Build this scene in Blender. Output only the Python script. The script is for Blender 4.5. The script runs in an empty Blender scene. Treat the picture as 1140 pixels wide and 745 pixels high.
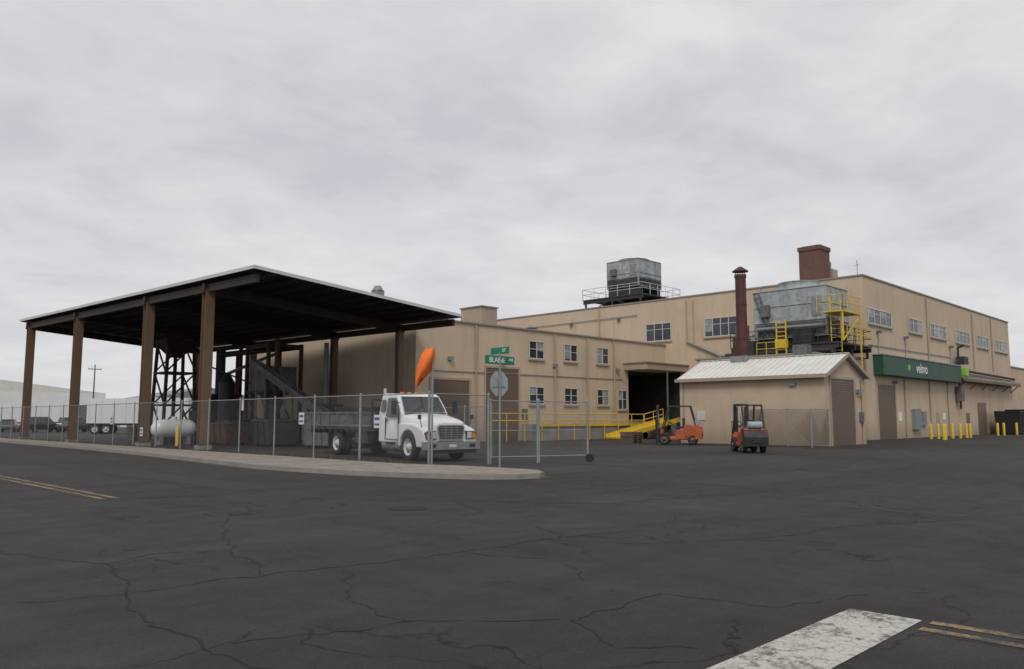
import bpy, bmesh, math, random
from mathutils import Vector, Matrix, Euler
random.seed(7)
SC=bpy.context.scene
COL=bpy.context.collection
# ------------------------------------------------------------------ materials
def N(nt,t,**k):
    n=nt.nodes.new(t)
    for a,b in k.items(): setattr(n,a,b)
    return n
def mat(name,col,rough=.7,metal=0.,ns=2.,na=.12,bump=0.,bs=40.,streak=0.,spec=.5,dirt=0.,rust=None):
    m=bpy.data.materials.new(name); m.use_nodes=True; nt=m.node_tree
    b=nt.nodes['Principled BSDF']; L=nt.links.new
    tc=N(nt,'ShaderNodeTexCoord')
    n1=N(nt,'ShaderNodeTexNoise'); n1.inputs['Scale'].default_value=ns; n1.inputs['Detail'].default_value=6; n1.inputs['Roughness'].default_value=.65
    L(tc.outputs['Object'],n1.inputs['Vector'])
    r=N(nt,'ShaderNodeMapRange'); r.inputs['From Min'].default_value=.3; r.inputs['From Max'].default_value=.7
    r.inputs['To Min'].default_value=1-na; r.inputs['To Max'].default_value=1+na
    L(n1.outputs['Fac'],r.inputs['Value'])
    val=r.outputs[0]
    if streak>0:
        mp=N(nt,'ShaderNodeMapping'); mp.inputs['Scale'].default_value=(.9,.9,.10)
        L(tc.outputs['Object'],mp.inputs['Vector'])
        n2=N(nt,'ShaderNodeTexNoise'); n2.inputs['Scale'].default_value=1.5; n2.inputs['Detail'].default_value=7; n2.inputs['Roughness'].default_value=.7
        L(mp.outputs[0],n2.inputs['Vector'])
        r2=N(nt,'ShaderNodeMapRange'); r2.inputs['From Min'].default_value=.5; r2.inputs['From Max'].default_value=.8
        r2.inputs['To Min'].default_value=1; r2.inputs['To Max'].default_value=1-streak
        L(n2.outputs['Fac'],r2.inputs['Value'])
        mu=N(nt,'ShaderNodeMath',operation='MULTIPLY'); L(val,mu.inputs[0]); L(r2.outputs[0],mu.inputs[1]); val=mu.outputs[0]
    if dirt>0:
        sx=N(nt,'ShaderNodeSeparateXYZ'); L(tc.outputs['Object'],sx.inputs[0])
        ad=N(nt,'ShaderNodeMath',operation='MULTIPLY_ADD'); L(n1.outputs['Fac'],ad.inputs[0]); ad.inputs[1].default_value=-1.6; L(sx.outputs['Z'],ad.inputs[2])
        r3=N(nt,'ShaderNodeMapRange'); r3.inputs['From Min'].default_value=-.8; r3.inputs['From Max'].default_value=.6
        r3.inputs['To Min'].default_value=1-dirt; r3.inputs['To Max'].default_value=1
        L(ad.outputs[0],r3.inputs['Value'])
        mu=N(nt,'ShaderNodeMath',operation='MULTIPLY'); L(val,mu.inputs[0]); L(r3.outputs[0],mu.inputs[1]); val=mu.outputs[0]
    vm=N(nt,'ShaderNodeVectorMath',operation='SCALE'); vm.inputs[0].default_value=col[:3]
    L(val,vm.inputs['Scale']); out=vm.outputs[0]
    if rust:
        n4=N(nt,'ShaderNodeTexNoise'); n4.inputs['Scale'].default_value=ns*2.3; n4.inputs['Detail'].default_value=8
        L(tc.outputs['Object'],n4.inputs['Vector'])
        r4=N(nt,'ShaderNodeMapRange'); r4.inputs['From Min'].default_value=.52; r4.inputs['From Max'].default_value=.68
        L(n4.outputs['Fac'],r4.inputs['Value'])
        mx=N(nt,'ShaderNodeMix',data_type='RGBA'); mx.inputs[7].default_value=(*rust,1)
        L(r4.outputs[0],mx.inputs[0]); L(out,mx.inputs[6]); out=mx.outputs[2]
    L(out,b.inputs['Base Color'])
    b.inputs['Roughness'].default_value=rough; b.inputs['Metallic'].default_value=metal
    b.inputs['Specular IOR Level'].default_value=spec
    if bump>0:
        n3=N(nt,'ShaderNodeTexNoise'); n3.inputs['Scale'].default_value=bs; n3.inputs['Detail'].default_value=4
        L(tc.outputs['Object'],n3.inputs['Vector'])
        bp=N(nt,'ShaderNodeBump'); bp.inputs['Strength'].default_value=bump; bp.inputs['Distance'].default_value=.02
        L(n3.outputs['Fac'],bp.inputs['Height']); L(bp.outputs[0],b.inputs['Normal'])
    return m

WALL=mat('tan_painted_wall',(.545,.44,.325),.85,ns=.35,na=.07,streak=.22,bump=.25,bs=12,spec=.2,dirt=.3)
WALL2=mat('tan_painted_block',(.51,.41,.305),.85,ns=.6,na=.08,streak=.2,bump=.25,bs=14,spec=.2,dirt=.3)
TRIM=mat('tan_trim',(.37,.30,.225),.7,ns=1,na=.1)
CAP=mat('parapet_cap',(.27,.24,.20),.6,ns=1,na=.15)
GLASS=mat('window_glass',(.03,.035,.042),.12,ns=1.2,na=.5,spec=.7)
GLASS2=mat('window_blind_glass',(.26,.28,.29),.3,ns=2,na=.4)
FRAME=mat('white_window_frame',(.55,.53,.49),.5,na=.08)
ROLL=mat('brown_roller_door',(.17,.12,.085),.6,ns=1,na=.1,dirt=.2)
GALV=mat('galvanised_steel',(.33,.365,.38),.6,metal=.0,ns=1.1,na=.25,streak=.45,spec=.3,rust=(.24,.255,.26))
GALVD=mat('dull_galvanised',(.22,.235,.24),.6,metal=.1,ns=3,na=.2)
STEELD=mat('dark_steel',(.045,.045,.047),.6,metal=.3,ns=3,na=.3)
RUST=mat('red_oxide_steel',(.07,.034,.028),.75,ns=2,na=.3,rust=(.04,.026,.022))
STACK=mat('smokestack_paint',(.075,.025,.022),.65,ns=1.5,na=.3,streak=.3)
BROWN=mat('brown_painted_column',(.145,.09,.052),.6,ns=1,na=.15,streak=.2)
YEL=mat('yellow_paint',(.66,.45,.035),.5,ns=3,na=.12,rust=(.42,.29,.06))
ORANGE=mat('orange_paint',(.40,.085,.03),.5,ns=3,na=.25,rust=(.16,.05,.03))
WHITE=mat('white_paint',(.74,.75,.76),.3,ns=2,na=.05,streak=.08,dirt=.25)
WHITE2=mat('white_metal_roof',(.64,.64,.60),.5,ns=.8,na=.1,streak=.1)
OFFW=mat('offwhite_paint',(.56,.56,.54),.6,ns=.5,na=.1,streak=.1)
FARW=mat('distant_white_siding',(.68,.70,.71),.6,ns=.3,na=.06)
RUB=mat('tyre_rubber',(.022,.022,.022),.85,ns=6,na=.2)
BLK=mat('black_plastic',(.02,.02,.022),.5,ns=4,na=.2)
CHROME=mat('chrome',(.6,.6,.6),.18,metal=1.,na=.05)
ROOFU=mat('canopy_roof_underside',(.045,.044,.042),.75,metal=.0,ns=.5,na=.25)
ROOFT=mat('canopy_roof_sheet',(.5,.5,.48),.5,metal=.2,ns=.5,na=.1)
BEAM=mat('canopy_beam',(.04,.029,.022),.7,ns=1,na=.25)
CONC=mat('concrete',(.255,.225,.19),.9,ns=1.2,na=.2,bump=.3,bs=30,rust=(.17,.15,.125))
CONC2=mat('grey_concrete',(.24,.225,.20),.9,ns=1.2,na=.22,bump=.3,bs=30)
GREEN=mat('green_fascia_paint',(.018,.075,.048),.55,ns=1,na=.2)
SIGNG=mat('green_sign_sheet',(.0,.17,.10),.4,ns=3,na=.05)
LIME=mat('lime_paint',(.25,.5,.06),.5)
TXT=mat('white_lettering',(.8,.8,.8),.5,na=.02)
RED=mat('red_sign_sheet',(.5,.02,.02),.4)
WOOD=mat('weathered_wood',(.15,.115,.085),.85,ns=4,na=.3)
GREYP=mat('grey_paint',(.13,.135,.14),.65,ns=2,na=.25,rust=(.085,.055,.04))
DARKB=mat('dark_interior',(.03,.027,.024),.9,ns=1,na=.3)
LAMP=mat('headlamp_glass',(.55,.57,.6),.1,na=.05,spec=1.)
AMBER=mat('amber_lens',(.7,.25,.02),.3)
SOCK=mat('orange_windsock_cloth',(.85,.18,.03),.8,ns=4,na=.1)
DIRT=mat('dry_ground',(.18,.155,.12),.95,ns=.08,na=.25,bump=.3,bs=4)
CRACK=mat('asphalt_crack',(.011,.011,.011),.95,ns=8,na=.3)
SIGNB=mat('blue_sign_ink',(.05,.08,.2),.5)

def brickmat():
    m=mat('red_brick',(.16,.06,.045),.9); nt=m.node_tree; L=nt.links.new; b=nt.nodes['Principled BSDF']
    tc=N(nt,'ShaderNodeTexCoord'); sx=N(nt,'ShaderNodeSeparateXYZ'); L(tc.outputs['Object'],sx.inputs[0])
    ad=N(nt,'ShaderNodeMath',operation='ADD'); L(sx.outputs[0],ad.inputs[0]); L(sx.outputs[1],ad.inputs[1])
    cb=N(nt,'ShaderNodeCombineXYZ'); L(ad.outputs[0],cb.inputs[0]); L(sx.outputs[2],cb.inputs[1])
    br=N(nt,'ShaderNodeTexBrick'); L(cb.outputs[0],br.inputs['Vector']); br.inputs['Scale'].default_value=4.4
    br.inputs['Color1'].default_value=(.17,.065,.045,1); br.inputs['Color2'].default_value=(.09,.04,.03,1); br.inputs['Mortar'].default_value=(.2,.17,.14,1)
    br.inputs['Mortar Size'].default_value=.02
    L(br.outputs['Color'],b.inputs['Base Color']); return m
BRICK=brickmat()

def asphalt():
    m=bpy.data.materials.new('asphalt'); m.use_nodes=True; nt=m.node_tree; L=nt.links.new; b=nt.nodes['Principled BSDF']
    tc=N(nt,'ShaderNodeTexCoord')
    def noise(s,d=6,r=.6,dist=0,vec=None):
        n=N(nt,'ShaderNodeTexNoise'); n.inputs['Scale'].default_value=s; n.inputs['Detail'].default_value=d; n.inputs['Roughness'].default_value=r; n.inputs['Distortion'].default_value=dist
        L(vec or tc.outputs['Object'],n.inputs['Vector']); return n.outputs['Fac']
    def mr(v,a,c,t0,t1):
        r=N(nt,'ShaderNodeMapRange'); r.inputs[1].default_value=a; r.inputs[2].default_value=c; r.inputs[3].default_value=t0; r.inputs[4].default_value=t1
        L(v,r.inputs[0]); return r.outputs[0]
    def mul(a,c):
        x=N(nt,'ShaderNodeMath',operation='MULTIPLY'); L(a,x.inputs[0]); L(c,x.inputs[1]); return x.outputs[0]
    big=mr(noise(.09,5,.6,.6),.3,.7,.74,1.28)
    med=mr(noise(1.1,9,.8),.3,.7,.86,1.14)
    grit=mr(noise(22,4,.85),.3,.7,.72,1.3)
    agg=mr(noise(85,2,.8),.3,.7,.5,1.55)
    mpt=N(nt,'ShaderNodeMapping'); mpt.inputs['Scale'].default_value=(.9,.03,1); L(tc.outputs['Object'],mpt.inputs[0])
    trk=mr(noise(1.,4,.6,0,mpt.outputs[0]),.35,.65,.88,1.12)
    mpu=N(nt,'ShaderNodeMapping'); mpu.inputs['Scale'].default_value=(.03,.8,1); L(tc.outputs['Object'],mpu.inputs[0])
    trk2=mr(noise(1.,4,.6,0,mpu.outputs[0]),.35,.65,.86,1.14)
    v=mul(mul(mul(mul(mul(big,med),agg),trk),trk2),grit)
    nz=N(nt,'ShaderNodeTexNoise'); nz.inputs['Scale'].default_value=.9; nz.inputs['Detail'].default_value=8
    L(tc.outputs['Object'],nz.inputs['Vector'])
    va=N(nt,'ShaderNodeVectorMath',operation='SCALE'); L(nz.outputs['Color'],va.inputs[0]); va.inputs['Scale'].default_value=1.6
    vb=N(nt,'ShaderNodeVectorMath',operation='ADD'); L(tc.outputs['Object'],vb.inputs[0]); L(va.outputs[0],vb.inputs[1])
    vo=N(nt,'ShaderNodeTexVoronoi',feature='DISTANCE_TO_EDGE'); vo.inputs['Scale'].default_value=.42; L(vb.outputs[0],vo.inputs['Vector'])
    cr=mr(vo.outputs['Distance'],.002,.011,.3,1.)
    vo2=N(nt,'ShaderNodeTexVoronoi',feature='DISTANCE_TO_EDGE'); vo2.inputs['Scale'].default_value=1.7; L(vb.outputs[0],vo2.inputs['Vector'])
    cr2_=mr(vo2.outputs['Distance'],.002,.02,.4,1.)
    mk=mr(noise(.22,3),.44,.54,0,1); mk2=mr(noise(.35,4,.6,1.),.54,.62,0,1)
    mx=N(nt,'ShaderNodeMix'); L(mk,mx.inputs[0]); mx.inputs[2].default_value=1.; L(cr,mx.inputs[3])
    mx2=N(nt,'ShaderNodeMix'); L(mk2,mx2.inputs[0]); mx2.inputs[2].default_value=1.; L(cr2_,mx2.inputs[3])
    v=mul(mul(v,mx.outputs[0]),mx2.outputs[0])
    cr2=N(nt,'ShaderNodeVectorMath',operation='SCALE'); cr2.inputs[0].default_value=(.0405,.0375,.0362); L(v,cr2.inputs['Scale'])
    dm=mr(noise(.3,9,.78,1.2),.56,.8,0,.45)
    mc=N(nt,'ShaderNodeMix',data_type='RGBA'); L(dm,mc.inputs[0]); L(cr2.outputs[0],mc.inputs[6]); mc.inputs[7].default_value=(.08,.073,.066,1)
    L(mc.outputs[2],b.inputs['Base Color'])
    L(mr(noise(2.,4),.3,.7,.74,.92),b.inputs['Roughness']); b.inputs['Specular IOR Level'].default_value=.3
    bp=N(nt,'ShaderNodeBump'); bp.inputs['Strength'].default_value=.55; bp.inputs['Distance'].default_value=.012
    L(agg,bp.inputs['Height']); L(bp.outputs[0],b.inputs['Normal'])
    return m
ASPH=asphalt()

def paintmat(name,col,wear,under=(.05,.047,.045)):
    m=bpy.data.materials.new(name); m.use_nodes=True; nt=m.node_tree; L=nt.links.new; b=nt.nodes['Principled BSDF']
    tc=N(nt,'ShaderNodeTexCoord')
    n=N(nt,'ShaderNodeTexNoise'); n.inputs['Scale'].default_value=9; n.inputs['Detail'].default_value=10; n.inputs['Roughness'].default_value=.8; L(tc.outputs['Object'],n.inputs['Vector'])
    nb=N(nt,'ShaderNodeTexNoise'); nb.inputs['Scale'].default_value=1.5; nb.inputs['Detail'].default_value=4; L(tc.outputs['Object'],nb.inputs['Vector'])
    nm=N(nt,'ShaderNodeMath',operation='MULTIPLY_ADD'); L(nb.outputs['Fac'],nm.inputs[0]); nm.inputs[1].default_value=.5; L(n.outputs['Fac'],nm.inputs[2])
    sw=N(nt,'ShaderNodeVectorMath',operation='SCALE'); L(n.outputs['Color'],sw.inputs[0]); sw.inputs['Scale'].default_value=.12
    sa=N(nt,'ShaderNodeVectorMath',operation='ADD'); L(tc.outputs['Object'],sa.inputs[0]); L(sw.outputs[0],sa.inputs[1])
    vo=N(nt,'ShaderNodeTexVoronoi',feature='DISTANCE_TO_EDGE'); vo.inputs['Scale'].default_value=11; L(sa.outputs[0],vo.inputs['Vector'])
    r=N(nt,'ShaderNodeMapRange'); r.inputs[1].default_value=wear+.25; r.inputs[2].default_value=wear+.37; L(nm.outputs[0],r.inputs[0])
    r2=N(nt,'ShaderNodeMapRange'); r2.inputs[1].default_value=.0; r2.inputs[2].default_value=.06; r2.inputs[3].default_value=.4; L(vo.outputs['Distance'],r2.inputs[0])
    mu=N(nt,'ShaderNodeMath',operation='MULTIPLY'); L(r.outputs[0],mu.inputs[0]); L(r2.outputs[0],mu.inputs[1])
    mc=N(nt,'ShaderNodeMix',data_type='RGBA'); L(mu.outputs[0],mc.inputs[0]); mc.inputs[6].default_value=(*under,1); mc.inputs[7].default_value=(*col,1)
    L(mc.outputs[2],b.inputs['Base Color']); b.inputs['Roughness'].default_value=.8
    return m
PWHITE=paintmat('worn_white_road_paint',(.49,.47,.43),.40,(.10,.095,.085))
PYEL=paintmat('worn_yellow_road_paint',(.28,.19,.085),.43)

# ------------------------------------------------------------------ builder
class Bd:
    def __init__(s): s.v=[];s.f=[];s.m=[];s.mats=[];s.sm=[]
    def mi(s,m):
        if m not in s.mats: s.mats.append(m)
        return s.mats.index(m)
    def add(s,vs,fs,m,smooth=False):
        o=len(s.v); s.v+= [tuple(v) for v in vs]; k=s.mi(m)
        for f in fs: s.f.append([o+i for i in f]); s.m.append(k); s.sm.append(smooth)
    def box(s,x0,x1,y0,y1,z0,z1,m):
        vs=[(x,y,z) for z in (z0,z1) for y in (y0,y1) for x in (x0,x1)]
        s.add(vs,[(0,2,3,1),(4,5,7,6),(0,1,5,4),(2,6,7,3),(0,4,6,2),(1,3,7,5)],m)
    def beam(s,p,q,w,h,m,up=(0,0,1)):
        p=Vector(p);q=Vector(q);d=(q-p).normalized();u=Vector(up)
        if abs(d.dot(u))>.98:u=Vector((1,0,0))
        r=d.cross(u).normalized();u=r.cross(d).normalized()
        vs=[]
        for e in (p,q):
            for a,b in ((-1,-1),(1,-1),(1,1),(-1,1)): vs.append(e+r*a*w/2+u*b*h/2)
        s.add(vs,[(0,3,2,1),(4,5,6,7),(0,1,5,4),(1,2,6,5),(2,3,7,6),(3,0,4,7)],m)
    def cyl(s,p,q,r0,m,r1=None,n=12,cap=True,smooth=True):
        if r1 is None:r1=r0
        p=Vector(p);q=Vector(q);d=(q-p).normalized();u=Vector((0,0,1))
        if abs(d.dot(u))>.98:u=Vector((1,0,0))
        a=d.cross(u).normalized();b=d.cross(a).normalized()
        vs=[]
        for e,r in ((p,r0),(q,r1)):
            for i in range(n):
                t=2*math.pi*i/n; vs.append(e+a*math.cos(t)*r+b*math.sin(t)*r)
        s.add(vs,[(i,(i+1)%n,n+(i+1)%n,n+i) for i in range(n)],m,smooth)
        if cap:
            s.add(vs[:n],[tuple(range(n))[::-1]],m); s.add(vs[n:],[tuple(range(n))],m)
    def lathe(s,c,axis,prof,m,n=20):
        c=Vector(c);d=Vector(axis).normalized();u=Vector((0,0,1))
        if abs(d.dot(u))>.98:u=Vector((1,0,0))
        a=d.cross(u).normalized();b=d.cross(a).normalized()
        vs=[]
        for t,r in prof:
            for i in range(n):
                g=2*math.pi*i/n; vs.append(c+d*t+a*math.cos(g)*r+b*math.sin(g)*r)
        fs=[]
        for k in range(len(prof)-1):
            for i in range(n): fs.append((k*n+i,k*n+(i+1)%n,(k+1)*n+(i+1)%n,(k+1)*n+i))
        s.add(vs,fs,m,True)
    def prism(s,poly,axis,c0,c1,m):
        def P(a,b,c):
            return (c,a,b) if axis=='x' else ((a,c,b) if axis=='y' else (a,b,c))
        n=len(poly); vs=[P(a,b,c0) for a,b in poly]+[P(a,b,c1) for a,b in poly]
        s.add(vs,[tuple(range(n))[::-1],tuple(range(n,2*n))]+[(i,(i+1)%n,n+(i+1)%n,n+i) for i in range(n)],m)
    def quad(s,a,b,c,d,m): s.add([a,b,c,d],[(0,1,2,3)],m)
    def obj(s,name,parent=None,bevel=0):
        me=bpy.data.meshes.new(name); me.from_pydata(s.v,[],s.f)
        for m in s.mats: me.materials.append(m)
        me.polygons.foreach_set('material_index',s.m); me.polygons.foreach_set('use_smooth',s.sm)
        bm=bmesh.new(); bm.from_mesh(me); bmesh.ops.recalc_face_normals(bm,faces=bm.faces); bm.to_mesh(me); bm.free()
        me.update(); o=bpy.data.objects.new(name,me); COL.objects.link(o)
        if parent: o.parent=parent
        if bevel:
            b=o.modifiers.new('bevel','BEVEL'); b.width=bevel; b.segments=2; b.limit_method='ANGLE'; b.angle_limit=math.radians(40)
        return o
def empty(name,loc=(0,0,0),rz=0):
    e=bpy.data.objects.new(name,None); COL.objects.link(e); e.location=loc; e.rotation_euler=(0,0,rz); e.empty_display_size=.3; return e
def text(name,body,size,loc,rot,m,parent=None,sx=1):
    t=bpy.data.curves.new(name,'FONT'); t.body=body; t.size=size; t.extrude=.003; t.align_x='CENTER'; t.align_y='CENTER'; t.offset=.004*size*2
    o=bpy.data.objects.new(name,t); COL.objects.link(o); o.location=loc; o.rotation_euler=rot; t.materials.append(m); o.scale=(sx,1,1)
    if parent:o.parent=parent
    return o

# ------------------------------------------------------------------ ground
b=Bd(); b.quad((-900,-900,-.008),(1500,-900,-.008),(1500,1500,-.008),(-900,1500,-.008),DIRT); b.obj('ground')
b=Bd(); b.quad((-60,-60,0),(170,-60,0),(170,150,0),(-60,150,0),ASPH); b.obj('asphalt_road')
outer=[(14.5,140),(14.5,70),(14.3,48),(13.7,36),(13.0,28),(12.6,24),(12.75,21.5),(13.1,19.2),(13.7,17.2),(14.5,15.6),(15.3,14.85),(16.0,14.75),(16.6,15.1)]
inner=[(16.3,140),(16.3,70),(16.3,48),(16.3,36),(16.3,28),(16.3,24),(16.35,21.6),(16.5,20.6),(16.9,19.4),(17.1,18.2),(17.15,17.0),(17.15,16.2),(17.0,15.6)]
def ribbon(bd,A_,B_,z0,z1,m,mside):
    n=len(A_)
    vs=[(x,y,z1) for x,y in A_]+[(x,y,z1) for x,y in B_]
    bd.add(vs,[(i,i+1,n+i+1,n+i) for i in range(n-1)],m)
    vs=[(x,y,z1) for x,y in A_]+[(x,y,z0) for x,y in A_]
    bd.add(vs,[(i,i+1,n+i+1,n+i) for i in range(n-1)],mside)
    vs=[(x,y,z1) for x,y in B_]+[(x,y,z0) for x,y in B_]
    bd.add(vs,[(i,i+1,n+i+1,n+i) for i in range(n-1)],mside)
    bd.quad((*A_[-1],z0),(*B_[-1],z0),(*B_[-1],z1),(*A_[-1],z1),mside)
def off(poly,d):
    out=[]
    for i,p in enumerate(poly):
        a=Vector(poly[max(0,i-1)]);c=Vector(poly[min(len(poly)-1,i+1)]);t=(c-a).normalized()
        out.append((p[0]-t.y*d,p[1]+t.x*d))
    return out
kin=off(outer,.16)
b=Bd(); ribbon(b,off(outer,.163),inner,-.02,.125,CONC,CONC)
y=21.9
while y<100:
    b.box(13.0 if y<30 else 14.6,16.29,y,y+.018,.1255,.1275,STEELD); y+=1.75
b.obj('sidewalk')
b=Bd(); ribbon(b,outer,kin,-.02,.135,CONC2,CONC2); b.obj('kerb')
b=Bd()
rw=random.Random(3)
WEED=mat('dry_weeds',(.12,.11,.05),.95,ns=3,na=.4)
for i in range(1100):
    y=rw.uniform(20.6,80); x=16.45+rw.gauss(0,.10); h=rw.uniform(.03,.16)*(1.8 if rw.random()<.12 else 1); a=rw.uniform(0,6.28); dx_,dy_=.03*math.cos(a),.03*math.sin(a)
    b.add([(x-dx_,y-dy_,0.0),(x+dx_,y+dy_,0.0),(x+rw.uniform(-.06,.06),y+rw.uniform(-.06,.06),.1+h)],[(0,1,2)],WEED)
b.obj('weeds')
# sand and grit drifts in the gutter
b=Bd(); GRIT=mat('gutter_grit',(.085,.075,.062),.95,ns=14,na=.5,bump=.4,bs=60)
gi=off(outer,-.02); go=[]
for i,p in enumerate(outer):
    q=off(outer,-random.uniform(.10,.38))[i]; go.append(q)
n=len(gi); b.add([(x,y,.003) for x,y in gi]+[(x,y,.003) for x,y in go],[(i,i+1,n+i+1,n+i) for i in range(n-1)],GRIT); b.obj('gutter_grit')
b=Bd(); b.quad((.6,2.27,.004),(6.95,2.27,.004),(6.95,2.84,.004),(.6,2.84,.004),PWHITE); b.obj('stop_line_marking')
b=Bd()
for x in (5.72,5.98): b.quad((x,17.1,.004),(x+.11,17.1,.004),(x+.11,140,.004),(x,140,.004),PYEL)
for x in (6.62,6.88): b.quad((x,-50,.004),(x+.11,-50,.004),(x+.11,2.2,.004),(x,2.2,.004),PYEL)
b.obj('centre_line_marking')
def crack(bd,pts,w,m,seg=.1,j=.055):
    P=[]
    for i in range(len(pts)-1):
        a=Vector(pts[i]);c=Vector(pts[i+1]);n=max(2,int((c-a).length/seg))
        for k in range(n): P.append(a.lerp(c,k/n))
    P.append(Vector(pts[-1]))
    dr=Vector((0,0)); Q=[]
    for p in P:
        dr=dr*.85+Vector((random.uniform(-j,j),random.uniform(-j,j))); Q.append(p+dr)
    vs=[];fs=[]
    for i,p in enumerate(Q):
        t=(Q[min(i+1,len(Q)-1)]-Q[max(i-1,0)]).normalized(); nn=Vector((-t.y,t.x))*w*random.uniform(.12,.8)
        vs+= [(p.x+nn.x,p.y+nn.y,.003),(p.x-nn.x,p.y-nn.y,.003)]
        if i: fs.append((2*i-2,2*i-1,2*i+1,2*i))
    bd.add(vs,fs,m)
b=Bd()
for pts,w in [([(2.6,12.5),(2.7,11.3),(3.2,9.4),(2.85,7.75)],.024),([(2.85,7.75),(3.5,7.8),(4.2,7.7),(5.4,7.4),(6.6,7.3),(8,7.4),(9.5,6.9)],.019),
    ([(2.85,7.75),(2.6,6.4),(2.75,4.8),(2.3,3.6)],.02),([(1.2,9.2),(2.0,8.2),(2.85,7.75)],.016),([(2.75,5.6),(4.0,5.1),(5.0,4.3),(6.3,4.4)],.013),
    ([(8,7.4),(8.6,6.2),(9.9,5.4),(10.4,4.4)],.016),([(15.6,6.2),(14.5,5.2),(13.9,4.1)],.026),([(9.9,5.4),(12,5.0),(13.9,4.1),(17,3.2)],.018),
    ([(6.3,4.4),(6.5,3.4),(7.6,3.0)],.011),([(4.2,7.7),(4.6,9.5),(5.6,11.5)],.018),([(9,14),(12,9.5),(16.4,8.5),(22,7)],.026),([(10.5,12),(9.6,10.2),(8.0,9.6)],.022),
    ([(20,12),(26,9),(31,10),(38,8)],.036),([(2.0,3.9),(2.5,4.4),(3.4,4.0)],.011),([(5.6,11.5),(6.6,13.5),(6.2,16)],.02),([(13,12),(17,11.5),(21,13)],.027),
    ([(4.0,5.1),(4.1,6.2),(4.9,7.5)],.012),([(5.0,4.3),(4.7,3.6),(5.0,3.1)],.01),([(6.6,7.3),(6.9,6.0),(6.3,5.2)],.013),([(2.7,11.3),(1.6,12.0),(.6,13.4)],.018),([(3.2,9.4),(4.0,9.9),(4.6,9.5)],.014)]:
    crack(b,pts,w,CRACK)
b.obj('asphalt_cracks')
b=Bd(); b.cyl((9.0,11.5,.0),(9.0,11.5,.006),.36,CRACK,n=28); b.obj('manhole_cover')
PATCH=mat('asphalt_patch',(.026,.025,.0245),.85,ns=3,na=.3,bump=.5,bs=70)
b=Bd()
for x0,x1,y0,y1 in ((17.5,24,9.5,11.2),(27,33,15,17.5),(8.5,9.7,17,27)):
    n=10; top=[(x0+(x1-x0)*i/n,y1+random.uniform(-.06,.06),.0025) for i in range(n+1)]; bot=[(x0+(x1-x0)*i/n,y0+random.uniform(-.06,.06),.0025) for i in range(n+1)]
    b.add(bot+top,[(i,i+1,n+2+i,n+1+i) for i in range(n)],PATCH)
b.obj('asphalt_patches')

# ------------------------------------------------------------------ windows helper
RW=random.Random(11)
def pane_fill(fn,n):
    for k in range(n):
        if RW.random()<.45: fn(k,RW.uniform(.0,.5))
def win_x(bd,x,y0,y1,z0,z1,n=2,glass=GLASS,hb=None):
    bd.box(x-.02,x+.02,y0,y1,z0,z1,glass); w=.07
    bd.box(x-.07,x-.0235,y0,y1,z0-w,z0,FRAME); bd.box(x-.07,x-.0235,y0,y1,z1-w,z1,FRAME)
    for k in range(n+1):
        y=y0+(y1-y0)*k/n; bd.box(x-.06,x-.0245,y-w/2,y+w/2,z0,z1-w,FRAME)
    def pf(k,t): bd.box(x-.0215,x-.0205,y0+(y1-y0)*k/n+.04,y0+(y1-y0)*(k+1)/n-.04,z0+(z1-z0)*t,z1-.07,GLASS2)
    pane_fill(pf,n)
    if hb: bd.box(x-.055,x-.0255,y0+w,y1-w,z0+(z1-z0)*hb,z0+(z1-z0)*hb+.05,FRAME)
    bd.box(x-.14,x,y0-.1,y1+.1,z0-.2,z0-w-.003,TRIM)
def win_y(bd,y,x0,x1,z0,z1,n=2,glass=GLASS,hb=None):
    bd.box(x0,x1,y-.02,y+.02,z0,z1,glass); w=.07
    bd.box(x0,x1,y-.07,y-.0235,z0-w,z0,FRAME); bd.box(x0,x1,y-.07,y-.0235,z1-w,z1,FRAME)
    for k in range(n+1):
        x=x0+(x1-x0)*k/n; bd.box(x-w/2,x+w/2,y-.06,y-.0245,z0,z1-w,FRAME)
    def pf(k,t): bd.box(x0+(x1-x0)*k/n+.04,x0+(x1-x0)*(k+1)/n-.04,y-.0215,y-.0205,z0+(z1-z0)*t,z1-.07,GLASS2)
    pane_fill(pf,n)
    if hb: bd.box(x0+w,x1-w,y-.055,y-.0255,z0+(z1-z0)*hb,z0+(z1-z0)*hb+.05,FRAME)
    bd.box(x0-.1,x1+.1,y-.14,y,z0-.2,z0-w-.003,TRIM)
def roller_y(bd,y,x0,x1,z1,m=ROLL):
    bd.box(x0,x1,y-.03,y+.05,0,z1,m)
    z=.1
    while z<z1-.1: bd.box(x0+.02,x1-.02,y-.05,y-.031,z,z+.07,m); z+=.14
    bd.box(x0-.14,x0,y-.08,y+.02,0,z1+.16,TRIM); bd.box(x1,x1+.14,y-.08,y+.02,0,z1+.16,TRIM); bd.box(x0,x1,y-.08,y+.02,z1,z1+.16,TRIM)

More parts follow.
